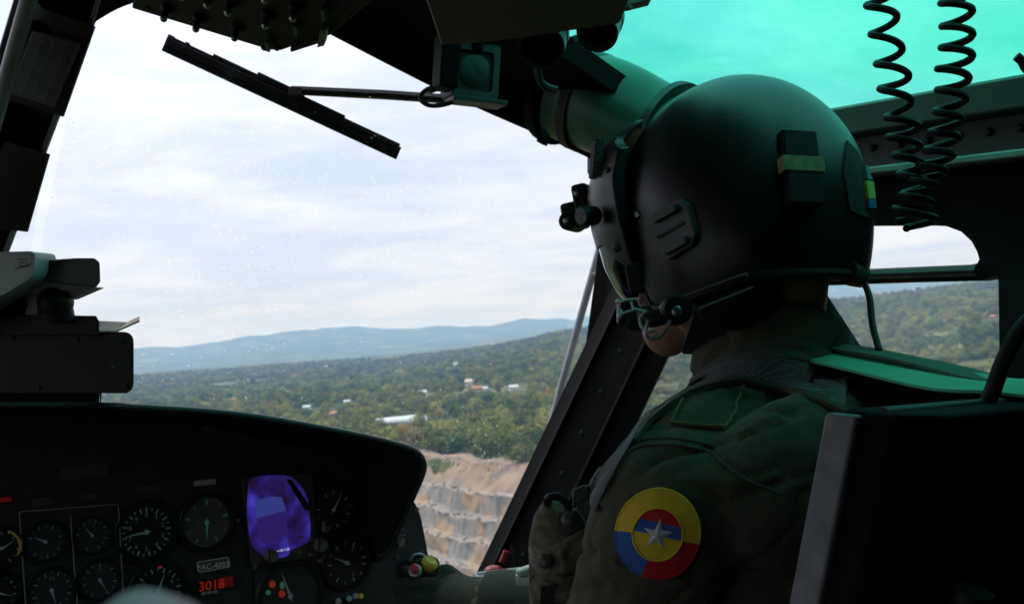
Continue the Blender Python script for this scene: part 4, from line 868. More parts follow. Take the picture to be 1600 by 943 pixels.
def web_mat(name, c1_, c2_, scale=520):
    m = bpy.data.materials.new(name); m.use_nodes = True; t = m.node_tree; b = t.nodes['Principled BSDF']; b.inputs['Roughness'].default_value = .85
    g = t.nodes.new('ShaderNodeTexCoord'); ck = t.nodes.new('ShaderNodeTexVoronoi'); ck.inputs['Scale'].default_value = scale; ck.inputs['Randomness'].default_value = 0.25
    t.links.new(g.outputs['Object'], ck.inputs['Vector']); x = t.nodes.new('ShaderNodeMix'); x.data_type = 'RGBA'; x.inputs['A'].default_value = (*c1_, 1); x.inputs['B'].default_value = (*c2_, 1)
    mr = t.nodes.new('ShaderNodeMapRange'); mr.inputs['From Min'].default_value = 0.2; mr.inputs['From Max'].default_value = 0.6; t.links.new(ck.outputs['Distance'], mr.inputs['Value']); t.links.new(mr.outputs[0], x.inputs['Factor'])
    t.links.new(x.outputs['Result'], b.inputs['Base Color']); bp = t.nodes.new('ShaderNodeBump'); bp.inputs['Strength'].default_value = .5; bp.inputs['Distance'].default_value = .002
    t.links.new(ck.outputs['Distance'], bp.inputs['Height']); t.links.new(bp.outputs[0], b.inputs['Normal']); return m
WEB = web_mat('grey_mesh_webbing', (0.20, 0.21, 0.22), (0.05, 0.055, 0.055))
SKIN = mat('skin', (0.40, 0.21, 0.14), 0.5, var=.15, vscale=60, bump=.1, bscale=500)
BLKN = mat('black_nylon', (0.02, 0.02, 0.02), 0.75, var=.3, vscale=60, bump=.2, bscale=700)

# --- head frame
HC = at(1167, 325, 1.17)
fa_ = rad(72); pit_ = rad(11)
fh = A(-math.sin(fa_), math.cos(fa_), 0); hf = fh * math.cos(pit_) - A(0, 0, 1) * math.sin(pit_); hu = A(0, 0, 1) * math.cos(pit_) + fh * math.sin(pit_); hl = np.cross(hu, hf)
if hl[1] > 0: hl = -hl
def H(a, b, c): return HC + hf * a + hl * b + hu * c
HX = (hf, hl, hu)
# --- body skeleton in airframe terms
nb = af(0.785, 0.855, -0.115)
shL, shR = af(0.715, 0.675, -0.180), af(0.70, 1.055, -0.178)
elL, elR = af(0.800, 0.640, -0.46), af(0.90, 1.12, -0.43)
wrL = af(0.99, 0.60, -0.60)
wrR = at(768, 940, 1.50)
ch1, ch2, hipc = af(0.72, 0.87, -0.28), af(0.735, 0.87, -0.44), af(0.72, 0.87, -0.72)
kn = [af(1.22, 0.87 + s_ * .16, -0.66) for s_ in (-1, 1)]; ft = [af(1.36, 0.87 + s_ * .17, -1.08) for s_ in (-1, 1)]
def cap(a_, b_, r0, r1, n=7): return tube([a_ + (b_ - a_) * t_ for t_ in np.linspace(0, 1, n)], list(np.linspace(r0, r1, n)), 20)
def limb(a_, b_, r0, r1): return [cap(a_, b_, r0, r1), ell(a_, (r0, r0, r0)), ell(b_, (r1, r1, r1))]
def torso(g):
    L_ = []
    L_ += [ell(ch1, (.185 + g, .118 + g, .16 + g), AFX), ell(ch2, (.17 + g, .12 + g, .20 + g), AFX), ell(hipc, (.185 + g, .13 + g, .17 + g), AFX), ell(af(.655, .83, -.165), (.17 + g, .062 + g, .085 + g), AFX)]
    L_ += limb(nb - A(0, 0, .02), (shL * .8 + nb * .2) + A(0, 0, .012), .062 + g, .058 + g) + limb(nb - A(0, 0, .02), (shR * .8 + nb * .2) + A(0, 0, .012), .062 + g, .058 + g)
    for s_, e_ in ((shL, elL), (shR, elR)): L_ += limb(s_, e_, .066 + g, .054 + g)
    L_ += limb(elL, wrL, .048 + g, .034 + g) + limb(elR, wrR, .048 + g, .033 + g)
    for k, s_ in ((0, -1), (1, 1)):
        L_ += limb(hipc + DR * s_ * .09, kn[k], .085 + g, .065 + g) + limb(kn[k], ft[k], .058 + g, .042 + g)
    return L_
head_ = [ell(H(-.005, 0, .01), (.092, .074, .105), HX), ell(H(.068, 0, -.070), (.058, .052, .062), HX),
         ell(H(.108, 0, -.112), (.029, .030, .030), HX), cap(H(.085, .035, -.108), H(.0, .055, -.07), .026, .03), cap(H(.085, -.035, -.108), H(.0, -.055, -.07), .026, .03),
         ell(H(.130, 0, -.035), (.016, .014, .024), HX), ell(H(.122, 0, -.076), (.014, .024, .012), HX), ell(H(.105, .045, -.040), (.024, .018, .026), HX), ell(H(.105, -.045, -.040), (.024, .018, .026), HX),
         ell(H(-.005, .078, -.02), (.018, .012, .03), HX), ell(H(-.005, -.078, -.02), (.018, .012, .03), HX), ell(H(.118, 0, .025), (.012, .05, .02), HX)]
head_ += limb(H(-.02, 0, -.06), nb + A(0, 0, .0), .056, .062)
# right hand closed on the stick, left hand resting on the collective
GT, GB = at(650, 872, 1.60), at(672, 1010, 1.56)          # cyclic grip, top and bottom
gax = nrm(GT - GB)
def hand(wr, out=0.0):
    L_ = []; tow = nrm(GT * .45 + GB * .55 - wr); side = gax; near_ = nrm(np.cross(tow, side)); near_ = near_ if near_[1] < 0 else -near_
    pc = wr + tow * .055; L_.append(ell(pc, (.046 + out, .026 + out, .040 + out), (tow, near_, side)))
    gc = lambda k: GB + (GT - GB) * (0.70 - .165 * k)
    for k in range(4):
        b_ = pc + tow * .035 + side * (.028 - .019 * k) + near_ * .006; g_ = gc(k); R_ = .029
        P_ = [b_, g_ + near_ * R_ - tow * .012, g_ + near_ * R_ * .9 + tow * .018, g_ + tow * R_ * 1.05 - near_ * .008, g_ + tow * .010 - near_ * R_ * .9]
        for i in range(4): L_ += limb(P_[i], P_[i + 1], .0105 + out - .0006 * i, .0100 + out - .0006 * i)
    t0 = pc + side * .022 - near_ * .012
    P_ = [t0, t0 + tow * .030 + side * .022, GT * .80 + GB * .20 - near_ * .026 - tow * .004, GT * .84 + GB * .16 - near_ * .022 + tow * .02]
    for i in range(3): L_ += limb(P_[i], P_[i + 1], .0125 + out - .001 * i, .0118 + out - .001 * i)
    L_ += limb(wr, pc, .032 + out, .036 + out)
    return L_
def hand_left(wr, out=0.0):
    L_ = []; tow = nrm(A(*(wrL - elL))); u_, w_ = frame(tow); pc = wr + tow * .055; L_.append(ell(pc, (.046 + out, .026 + out, .04 + out), (tow, u_, w_))); L_ += limb(wr, pc, .03 + out, .034 + out)
    for k in range(4):
        b_ = pc + tow * .035 + w_ * (.028 - .019 * k); P_ = [b_, b_ + tow * .035 - u_ * .012, b_ + tow * .04 - u_ * .04, b_ + tow * .012 - u_ * .05]
        for i in range(3): L_ += limb(P_[i], P_[i + 1], .0105 + out, .0098 + out)
    P_ = [pc + w_ * .03, pc + w_ * .05 + tow * .03 - u_ * .01, pc + w_ * .045 + tow * .055 - u_ * .03]
    for i in range(2): L_ += limb(P_[i], P_[i + 1], .012 + out, .011 + out)
    return L_
feet = [x for k in (0, 1) for x in limb(ft[k], ft[k] + DF * .16 - A(0, 0, .02), .045, .035)]
bv, bf = remesh(*acc(*(torso(-.012) + head_ + hand(wrR, -.0015) + hand_left(wrL) + feet)), .0065, 5)
person = part('person', (bv, bf), SKIN, None, base=af(0.7, 0.87, -1.13), smooth=180, label='pilot in an olive flight suit and black helmet, left shoulder to the viewer', cat='person')
# --- flight suit
collar = [cap(nb + A(0, 0, -.04), H(-.012, 0, -.105) - A(0, 0, .012), .084, .076)]
sv, sf = remesh(*acc(*(torso(.004) + collar)), .0052, 9)
def folds(p):
    x, y, z = p; n1 = noise.fractal(Vector((x * 9, y * 9, z * 16)), .8, 2.0, 3); n2 = 1 - abs(noise.noise(Vector((x * 14 + z * 10, y * 14, z * 9 + x * 8)))) * 2
    cr_ = abs(noise.noise(Vector((x * 22 + z * 7, y * 22, z * 30 - x * 12)))); cr2_ = abs(noise.noise(Vector((x * 11 - z * 18, y * 13 + z * 6, z * 12 + 4))))
    return .0028 * n1 + .0018 * n2 - .0034 * max(0, .12 - cr_) / .12 - .0060 * max(0, .07 - cr2_) / .07
me_ = mk(sv, sf, 'tmp', None, 180); nv = [A(*v_.normal) for v_ in me_.vertices]; bpy.data.meshes.remove(me_)
top_cut = H(-.03, 0, -.115)
BV = BVHTree.FromPolygons([Vector(tuple(p)) for p in sv], [tuple(f_) for f_ in sf])
def hit0(px, py): h_ = BV.ray_cast(Vector((0, 0, 0)), Vector(tuple(nrm(at(px, py, 1.0))))); return A(*h_[0])
flat_at = [(hit0(1029, 832), .036, .062), (hit0(1104, 640), .02, .05)]
def calm(p): return min(float(sstep(a_, b_, np.linalg.norm(p - c_))) for c_, a_, b_ in flat_at)
sv2 = [p + nv[i] * folds(p) * (.12 + .88 * calm(p)) for i, p in enumerate(sv)]
suit = part('flight_suit', (sv2, sf), SUITM, person, smooth=180)
BV = BVHTree.FromPolygons([Vector(tuple(p)) for p in sv2], [tuple(f_) for f_ in sf])
def cast(bvh, px, py, off=0.0):
    d_ = Vector(tuple(nrm(at(px, py, 1.0)))); h_ = bvh.ray_cast(Vector((0, 0, 0)), d_)
    if h_[0] is None: h_ = bvh.find_nearest(Vector(tuple(at(px, py, 1.02))))
    n_ = A(*h_[1]); n_ = -n_ if float(n_ @ A(*d_)) > 0.15 else n_
    return A(*h_[0]) + n_ * off, n_
def near_on(bvh, p, off=0.0):
    h_ = bvh.find_nearest(Vector(tuple(p))); return A(*h_[0]) + A(*h_[1]) * off, A(*h_[1])
# --- gloves
gv, gf = remesh(*acc(*hand(wrR, .0022)), .0035, 4)
part('glove', (gv, gf), GLOVE, person, smooth=180)
gv, gf = remesh(*acc(*hand_left(wrL, .0022)), .005, 4)
part('glove', (gv, gf), GLOVE, person, smooth=180)
cu = wrR - nrm(wrR - elR) * .01
cuff = part('sleeve_cuff', tube([wrR + (elR - wrR) * t_ for t_ in (-.02, .03, .10, .16, .22)], [.041, .046, .047, .046, .045], 24), GLOVE, person)
part('boot', acc(*[tube([ft[k] + A(0, 0, .12), ft[k] + A(0, 0, .0), ft[k] + DF * .08 - A(0, 0, .03), ft[k] + DF * .20 - A(0, 0, .035)], [.055, .056, .052, .034], 16) for k in (0, 1)]), BLKN, person)
# --- shoulder seam and stitched patches drawn on the cloth as raised pieces
def surf_line(pts, r, off, m, name, parent, n=40, bvh=None):
    P_ = spline([A(x, y, 0) for x, y in pts], n); return part(name, tube([cast(bvh or BV, p[0], p[1], off)[0] for p in P_], r, 6), m, parent)
THREAD = mat('olive_thread', (0.085, 0.088, 0.066), .9)
surf_line([(972, 712), (1000, 698), (1040, 694), (1080, 698), (1110, 706)], .0013, .0008, THREAD, 'shoulder_seam', suit)
surf_line([(975, 702), (1003, 688), (1042, 684), (1084, 689), (1118, 698)], .0010, .0008, THREAD, 'shoulder_seam', suit)
surf_line([(1110, 706), (1160, 745), (1220, 770)], .0012, .0008, THREAD, 'shoulder_seam', suit)
def surf_patch(px_poly, off, m, name, parent, th=.0016, grid=None, smooth=60):
    """piece of cloth following the sleeve: polygon in picture terms laid onto the suit surface"""
    P_ = [A(x, y, 0) for x, y in px_poly]; c_ = sum(P_) / len(P_)
    rings = []
    for s_ in (0.02, .25, .5, .75, .97, 1.0):
        rings.append([cast(BV, *(c_ + (p - c_) * s_)[:2], off + (th if s_ < 1 else 0)) [0] for p in P_])
    rings.append([cast(BV, *(p[:2]), off - .001)[0] for p in P_])
    V_, F_ = loft(rings, True); F_ = list(F_) + [tuple(range(len(P_)))]
    return part(name, (V_, F_), m, parent, smooth=smooth)
def dens(poly, k=8):
    out_ = []
    for i in range(len(poly)):
        a_, b_ = poly[i], poly[(i + 1) % len(poly)]
        out_ += [(a_[0] + (b_[0] - a_[0]) * j / k, a_[1] + (b_[1] - a_[1]) * j / k) for j in range(k)]
    return out_
VEL = mat('olive_velcro', (0.06, 0.07, 0.04), .95, var=.35, vscale=300, bump=.6, bscale=1500)
tabp = [(1072, 619), (1160, 607), (1136, 671), (1050, 664)]
tb = surf_patch(dens(tabp), .0014, VEL if False else SUITM, 'shoulder_tab', person)
YST = mat('ochre_stitching', (0.16, 0.15, 0.06), .9)
for a_, b_ in ((tabp[0], tabp[3]), (tabp[3], tabp[2]), (tabp[2], tabp[1])): surf_line([a_, ((a_[0] + b_[0]) / 2, (a_[1] + b_[1]) / 2), b_], .0014, .0036, YST, 'stitched_edge', tb, 16)
surf_patch(dens([(984, 768), (1050, 770), (1062, 905), (960, 880)], 8), .0012, VEL, 'velcro_square', person)
# --- sleeve roundel
PC, PA, PBx, PBy = A(1029, 832), rad(-10), 61.5, 67.5
def rp_(r, a): return (PC[0] + r * PBx * math.cos(a) * 1.0 + r * 2.5 * math.sin(a), PC[1] - r * PBy * math.sin(a))
def sector(r0, r1, a0, a1, off, m, name, parent, th=.0012):
    na = max(6, int(abs(a1 - a0) / rad(7))); rs_ = np.linspace(r0, r1, 5)
    T_ = [[cast(BV, *rp_(r, a), off + th)[0] for r in rs_] for a in np.linspace(a0, a1, na)]
    B_ = [[cast(BV, *rp_(r, a), off - .0015)[0] for r in rs_] for a in np.linspace(a0, a1, na)]
    rings = [list(t_) + list(reversed(b_)) for t_, b_ in zip(T_, B_)]
    return part(name, loft(rings, True, True), m, parent, smooth=50)
def thread_mat(name, c_):
    m = mat(name, c_, .75, var=.14, vscale=900, bump=.35, bscale=1400); return m
YEL, BLU, RED_, SIL = thread_mat('yellow_embroidery', (0.86, 0.62, 0.03)), thread_mat('blue_embroidery', (0.035, 0.13, 0.46)), thread_mat('red_embroidery', (0.58, 0.012, 0.02)), thread_mat('silver_embroidery', (0.62, 0.66, 0.70))
ROFF = .0040
patch = part('sleeve_roundel', loft([[cast(BV, *rp_(s_, a), ROFF - .002)[0] for a in np.linspace(0, PI2, 49)[:-1]] for s_ in (.02, .5, 1.015)] , True), thread_mat('patch_backing', (.30, .22, .03)), person, label='yellow, blue and red roundel with a silver star')
sector(.60, 1.0, rad(-12), rad(176), ROFF, YEL, 'yellow_ring', patch)
sector(.60, 1.0, rad(176), rad(249), ROFF, BLU, 'blue_ring', patch)
sector(.60, 1.0, rad(249), rad(348), ROFF, RED_, 'red_ring', patch)
def chord(lo, hi, m, name):
    """horizontal band of the inner disc, tilted like the patch"""
    al = rad(-11); pts_ = []
    hs_ = np.linspace(lo, hi, 8)
    L1, L2 = [], []
    for h_ in hs_:
        w_ = math.sqrt(max(1e-6, .575 ** 2 - h_ * h_)); row = []
        for t_ in np.linspace(-w_, w_, 13):
            x, y = t_ * math.cos(al) - h_ * math.sin(al), t_ * math.sin(al) + h_ * math.cos(al); r_, a_ = math.hypot(x, y), math.atan2(y, x); row.append(rp_(r_, a_))
        L1.append([cast(BV, *p, ROFF + .0012)[0] for p in row]); L2.append([cast(BV, *p, ROFF - .0015)[0] for p in row])
    rings = [list(a_) + list(reversed(b_)) for a_, b_ in zip(L1, L2)]
    return part(name, loft(rings, True, True), m, patch, smooth=50)
chord(.27, .570, RED_, 'red_band'); chord(-.02, .27, BLU, 'blue_band'); chord(-.570, -.02, YEL, 'yellow_band')
st = [rp_((.36 if k % 2 == 0 else .14), rad(90 - 8 + 36 * k)) for k in range(10)]
cs = cast(BV, *rp_(0, 0), ROFF + .0046)[0]; sp = [cast(BV, *p, ROFF + .0016)[0] for p in st]
part('silver_star', ([cs] + sp, [(0, 1 + k, 1 + (k + 1) % 10) for k in range(10)]), SIL, patch, smooth=0)
rimp = [cast(BV, *rp_(.588, a), ROFF + .0014)[0] for a in np.linspace(0, PI2, 49)]
part('inner_cord', tube(rimp, .0009, 6), YEL, patch)
part('edge_cord', tube([cast(BV, *rp_(1.0, a), ROFF + .0006)[0] for a in np.linspace(rad(-12), rad(176), 33)], .0012, 6), YEL, patch)
part('edge_cord', tube([cast(BV, *rp_(1.0, a), ROFF + .0006)[0] for a in np.linspace(rad(176), rad(249), 15)], .0012, 6), BLU, patch)
part('edge_cord', tube([cast(BV, *rp_(1.0, a), ROFF + .0006)[0] for a in np.linspace(rad(249), rad(348), 19)], .0012, 6), RED_, patch)
# --- survival vest: shoulder strap, webbing, buckle, pouch
vv, vf = remesh(*acc(*(limb(nb + DR * .05 - A(0, 0, .01), nb - DF * .05 - A(0, 0, .01), .035, .035)
      + limb(at(1215, 478, 1.22), at(1272, 515, 1.19), .026, .026) + limb(at(1272, 515, 1.19), at(1304, 560, 1.15), .026, .022) + limb(at(1250, 455, 1.24), at(1318, 562, 1.17), .024, .024))), .006, 8)
vest = part('survival_vest', (vv, vf), BLKN, person, smooth=180)
def sheet_on(e0, e1, off, m, name, parent, n=36, k=6, th=.003):
    """strip of webbing laid on the suit between two edges"""
    E0, E1 = spline([A(x, y, 0) for x, y in e0], n), spline([A(x, y, 0) for x, y in e1], n); T_, B_ = [], []
    for a_, b_ in zip(E0, E1):
        T_.append([cast(BV, *(a_ + (b_ - a_) * t_)[:2], off + th)[0] for t_ in np.linspace(0, 1, k)]); B_.append([cast(BV, *(a_ + (b_ - a_) * t_)[:2], off - .003)[0] for t_ in np.linspace(0, 1, k)])
    for q_ in range(3):      # relax so the strip drapes instead of copying every crease
        for X_ in (T_, B_):
            for i_ in range(1, n - 1): X_[i_] = [X_[i_][c] * .5 + (X_[i_ - 1][c] + X_[i_ + 1][c]) * .25 for c in range(k)]
    return part(name, loft([t_ + list(reversed(b_)) for t_, b_ in zip(T_, B_)], True, True), m, parent, smooth=60)
up_e = [(925, 778), (950, 738), (985, 676), (1011, 642), (1046, 613), (1085, 588), (1134, 568), (1173, 558), (1242, 556), (1322, 592)]
lo_e = [(938, 792), (962, 748), (994, 690), (1018, 656), (1057, 626), (1095, 607), (1144, 596), (1193, 599), (1242, 612), (1315, 645)]
yk_e = [(1096, 585), (1125, 562), (1160, 543), (1200, 530), (1250, 527), (1300, 550)]
SAGE = cloth((lambda m: (setattr(m, 'use_nodes', True), m)[1])(bpy.data.materials.new('sage_binding')), (.07, .085, .07), (.10, .12, .095))
sheet_on(up_e, lo_e, .003, WEB, 'shoulder_strap', vest)
sheet_on([(x, y - 1) for x, y in lo_e[2:]], [(x + 3, y + 7) for x, y in lo_e[2:]], .005, SUITM, 'strap_binding', vest)
sheet_on(yk_e, [(1098, 590)] + [(1134, 572), (1165, 562), (1205, 560), (1248, 560), (1305, 582)], .002, SAGE, 'yoke', vest)
def bx_px(pts, d, th, m, name, parent, bev=.003, r=0): return part(name, plate(rpoly([at(x, y, d) for x, y in pts], r) if r else [at(x, y, d) for x, y in pts], (), A(0, th, 0)), m, parent, bevel=bev)
bx_px([(893, 768), (924, 756), (938, 790), (925, 832), (903, 800)], 1.045, .006, WEB, 'chest_webbing', vest, .001)
bx_px([(920, 757), (938, 728), (953, 738), (950, 758), (938, 772), (925, 768)], 1.035, .010, mat('pinkish_grey_web', (.16, .14, .135), .85, var=.3, vscale=300, bump=.5, bscale=900), 'webbing_keeper', vest, .003)
bx_px([(896, 765), (915, 757), (918, 776), (894, 792)], 1.03, .006, SUITM, 'strap_end', vest, .001)
CAMO = bpy.data.materials.new('camouflage_nylon'); CAMO.use_nodes = True
t = CAMO.node_tree; b = t.nodes['Principled BSDF']; b.inputs['Roughness'].default_value = .9
g = t.nodes.new('ShaderNodeTexCoord'); n = t.nodes.new('ShaderNodeTexNoise'); n.inputs['Scale'].default_value = 34; n.inputs['Detail'].default_value = 2; n.inputs['Distortion'].default_value = 1.5
t.links.new(g.outputs['Object'], n.inputs['Vector']); cr = t.nodes.new('ShaderNodeValToRGB'); cr.color_ramp.interpolation = 'CONSTANT'; e = cr.color_ramp.elements
e[0].position = 0; e[0].color = (.035, .035, .03, 1); e[1].position = .40; e[1].color = (.13, .12, .085, 1); k = e.new(.52); k.color = (.20, .17, .115, 1); k = e.new(.60); k.color = (.26, .235, .18, 1)
t.links.new(n.outputs['Fac'], cr.inputs[0]); t.links.new(cr.outputs[0], b.inputs['Base Color'])
n4 = t.nodes.new('ShaderNodeTexNoise'); n4.inputs['Scale'].default_value = 45; n4.inputs['Detail'].default_value = 5; t.links.new(g.outputs['Object'], n4.inputs['Vector']); bp = t.nodes.new('ShaderNodeBump'); bp.inputs['Strength'].default_value = .6; bp.inputs['Distance'].default_value = .01; t.links.new(n4.outputs['Fac'], bp.inputs['Height']); t.links.new(bp.outputs[0], b.inputs['Normal'])
def puff(px_poly, d, th, m, name, parent, bulge=.014, tilt=0.0):
    P_ = [A(x, y) for x, y in dens(px_poly, 6)]; c_ = sum(P_) / len(P_); rings = []
    for s_, o_ in ((.03, -1.0), (.35, -.96), (.65, -.82), (.88, -.5), (.98, -.12), (1.0, .15), (.97, .6), (.9, 1.0)):
        rr = []
        for p in P_:
            x, y = c_ + (p - c_) * s_; q_ = at(x, y, d + tilt * (y - c_[1])); wob = .003 * noise.noise(Vector((x / 22, y / 22, 3.0))) + .0015 * noise.noise(Vector((x / 8, y / 8, 1.0)))
            rr.append(q_ + A(0, (o_ * bulge if o_ < 0 else o_ * th) + wob, 0))
        rings.append(rr)
    return part(name, loft(rings, True, True), m, parent, smooth=70)
puff([(930, 770), (985, 705), (1010, 780), (985, 975), (905, 975), (912, 830)], 1.115, .06, CAMO, 'vest_panel', vest, .012)
pouch = puff([(842, 800), (924, 805), (926, 870), (915, 960), (828, 960), (826, 860)], 1.10, .06, CAMO, 'vest_pouch', vest, .012)
flap = puff([(851, 779), (882, 786), (912, 800), (926, 822), (924, 856), (906, 898), (880, 913), (850, 908), (830, 886), (826, 846), (834, 806)], 1.075, .018, CAMO, 'pouch_flap', vest, .014)
puff([(872, 800), (900, 796), (916, 808), (908, 826), (882, 840), (868, 824)], 1.060, .01, mat('olive_nylon', (.05, .055, .045), .8, var=.3, vscale=120, bump=.3, bscale=600), 'flap_tab', vest, .0025)
for (x, y, r_, d_) in ((852, 876, .0075, 1.058), (889, 812, .0075, 1.054)):
    part('snap_button', lathe(at(x, y, d_), -nrm(at(x, y, 1)) + A(-.25, 0, .1), [(0, r_), (.002, r_), (.0042, r_ * .75), (.005, r_ * .3)], 20), mat('dull_green_snap', (.05, .056, .045), .45, var=.15, vscale=80), vest)
part('pouch_ring', tube(spline([at(855, 786, 1.07), at(858, 777, 1.06), at(872, 775, 1.06), at(885, 784, 1.06), at(889, 796, 1.06)], 16), .0042, 10), plastic, vest)
bx_px([(845, 915), (868, 915), (866, 975), (842, 975)], 1.068, .004, BLKN, 'pouch_webbing', vest, .001)
# ================================================================== FLIGHT HELMET
hel = thing('flight_helmet', H(0, 0, -.13), 'matte black flight helmet with raised visor housing, worn by the pilot', 'helmet')
HELM = mat('matte_black_shell', (0.011, 0.011, 0.012), .38, var=.35, vscale=12, bump=.05, bscale=420, detail=12)
def zc(ph):
    p = abs(math.degrees(ph)); return float(np.interp(p, [0, 20, 25, 29, 33, 45, 60, 90, 120, 150, 180], [.045, .045, .02, -.05, -.085, -.092, -.088, -.076, -.084, -.092, -.096]))
def shellpt(ph, s, off=0.0, zcf=zc):
    """s 0..1 from the crown to the equator, 1..2 down to the rim"""
    a_, b_, c_ = (.133 if math.cos(ph) > 0 else .124) + off, .121 + off, .138 + off; z0 = zcf(ph)
    if s <= 1: th = s * math.pi / 2; x, y, z = a_ * math.sin(th) * math.cos(ph), b_ * math.sin(th) * math.sin(ph), c_ * math.cos(th)
    else:
        k = s - 1; zt = z0 * k if z0 < 0 else 0; x, y, z = a_ * math.cos(ph), b_ * math.sin(ph), zt
        sh_ = 1 - .55 * (abs(zt) / .132) ** 2 * .16 * (1 + 2.6 * float(sstep(100, 160, abs(math.degrees(ph))))); x *= sh_; y *= sh_
    if z0 > 0 and z < z0:
        z = z0; th = math.acos(min(1, z0 / c_)); x, y = a_ * math.sin(th) * math.cos(ph), b_ * math.sin(th) * math.sin(ph)
    # ear bulge
    pd = abs(math.degrees(ph)); bu = .011 * math.exp(-((pd - 88) / 26) ** 2) * math.exp(-((z + .05) / .055) ** 2); y += math.copysign(bu, math.sin(ph))
    return H(x, y, z)
phs = np.linspace(-math.pi, math.pi, 97)[:-1]; sss = list(np.linspace(.02, 1, 18)) + list(np.linspace(1.1, 2, 12))
shV, shF = loft([[shellpt(p, s_) for p in phs] for s_ in sss], True); shF = list(shF) + [tuple(range(95, -1, -1))]
shell = part('shell', (shV, shF), HELM, hel, smooth=60, solid=.006)
HB = BVHTree.FromPolygons([Vector(tuple(p)) for p in shV], [tuple(f_) for f_ in shF])
rimp = [shellpt(p, 2.0) for p in list(phs) + [phs[0]]]
part('edge_roll', tube(rimp, .0055, 8), rubber, shell)
# liner so that nothing shows through the face opening
part('liner', loft([[HC + (shellpt(p, s_) - HC) * .955 for p in phs] for s_ in sss[3:]], True), matte, shell)
# visor housing: an outer shell over the brow
def band(p0, p1, lo, hi, off0, off1, name, m, parent, n=40, edge=.0):
    rings = []
    for p in np.linspace(p0, p1, n):
        k = abs(p) / max(abs(p0), abs(p1)); taper = 1 - .5 * k ** 4; row = []
        for z in np.linspace(lo(p), hi(p), 10):
            c_ = .138; rr = math.sqrt(max(0.02, 1 - (max(0, z) / c_) ** 2)); of = off0 * taper
            row.append(H((.133 + of) * rr * math.cos(p), (.121 + of) * rr * math.sin(p), z * (1 + of / .138 * (z > 0))))
        for z in np.linspace(hi(p), lo(p), 10):
            c_ = .138; rr = math.sqrt(max(0.02, 1 - (max(0, z) / c_) ** 2)); of = off1
            row.append(H((.133 + of) * rr * math.cos(p), (.121 + of) * rr * math.sin(p), z))
        rings.append(row)
    return part(name, loft(rings, True, True), m, parent, smooth=45)
HGREY = mat('satin_black_housing', (0.024, 0.024, 0.026), .38, var=.15, vscale=30)
AC = [-.080, -.063, -.034, .01, .05, .094, .112]; AX = [.146, .156, .165, .169, .167, .1436, .100]
def brow(p, z, k=1.0):
    """outer face of the visor housing: front curve swept round the brow"""
    a_ = float(np.interp(z, AC, AX)) * k; w_ = float(np.interp(z, [-.08, 0, .06, .112], [.108, .122, .118, .098])) * k
    return H(a_ * math.cos(p), w_ * math.sin(p), z)
def brow_band(pm, lo, hi, k0, k1, name, m, nz_=14):
    rings = []
    for p in np.linspace(-pm, pm, 48):
        zs = np.linspace(lo(p), hi(p), nz_)
        rings.append([brow(p, z, k0) for z in zs] + [brow(p, z, k1) for z in reversed(zs)])
    return part(name, loft(rings, True, True), m, hel, smooth=50, bevel=.0025)
vh = brow_band(rad(44), lambda p: -.012 - .030 * float(sstep(rad(24), rad(42), abs(p))), lambda p: .112 - .030 * float(sstep(rad(24), rad(44), abs(p))), 1.0, .90, 'visor_housing', HGREY)
part('housing_seam', tube([brow(rad(40), z, .985) for z in np.linspace(-.03, .07, 14)], .0018, 6), rubber, vh)
VIS = mat('smoked_visor', (0.010, 0.011, 0.011), .06, spec=.8)
brow_band(rad(41), lambda p: -.080 + .030 * (abs(p) / rad(41)) ** 3 + (.018 if abs(p) < rad(7) else 0), lambda p: .0, .985, .955, 'visor', VIS)
# night vision mount on the brow, with knob
fc = H(.150, 0, .028)
nm_ = part('goggle_mount', acc(box(H(.172, .0, .044), (.018, .042, .040), HX), box(H(.186, 0, .032), (.024, .034, .030), HX), tube([H(.190, -.024, .026), H(.190, .026, .026)], .0105, 14)), plastic, hel, bevel=.004)
for p_ in ((.174, .0215, .054), (.190, .0265, .026)): part('screw', lathe(H(*p_), hl, [(0, .0042), (.002, .004), (.003, .002)], 12), metal, nm_)
kc = H(.152, .066, .020)
kn_ = part('visor_knob', lathe(kc, nrm(hl + hf * .5), [(-.004, .010), (.010, .0105), (.016, .0105), (.018, .009)], 18), plastic, hel)
part('knob_face', lathe(kc, nrm(hl + hf * .5), [(.0182, .0085), (.0188, .008)], 18), mat('worn_grey_face', (.16, .165, .17), .5, var=.4, vscale=300), kn_)
for pp_, zz_, r_ in ((38, -.018, .006), (39, .062, .0035), (30, .02, .003)): part('screw', lathe(brow(rad(pp_), zz_), nrm(hl * .8 + hf * .6), [(-.004, r_), (.001, r_), (.0025, r_ * .6)], 12), plastic, vh)
c_, n_ = cast(HB, 1001, 335, .003); part('screw', lathe(c_, n_, [(-.004, .0045), (.001, .0045), (.0025, .003)], 12), metal, hel)
# name tag strip on the housing side
tg = A(0, 0, 0)
part('velcro_tag', box(H(.139, .052, .080), (.010, .022, .040), (nrm(hf + hl * .5 + hu * .30), nrm(hl - hf * .5), nrm(hu - hf * .3))), mat('grey_velcro_tag', (.09, .092, .09), .9, var=.5, vscale=200, bump=.5, bscale=600), hel, bevel=.002)
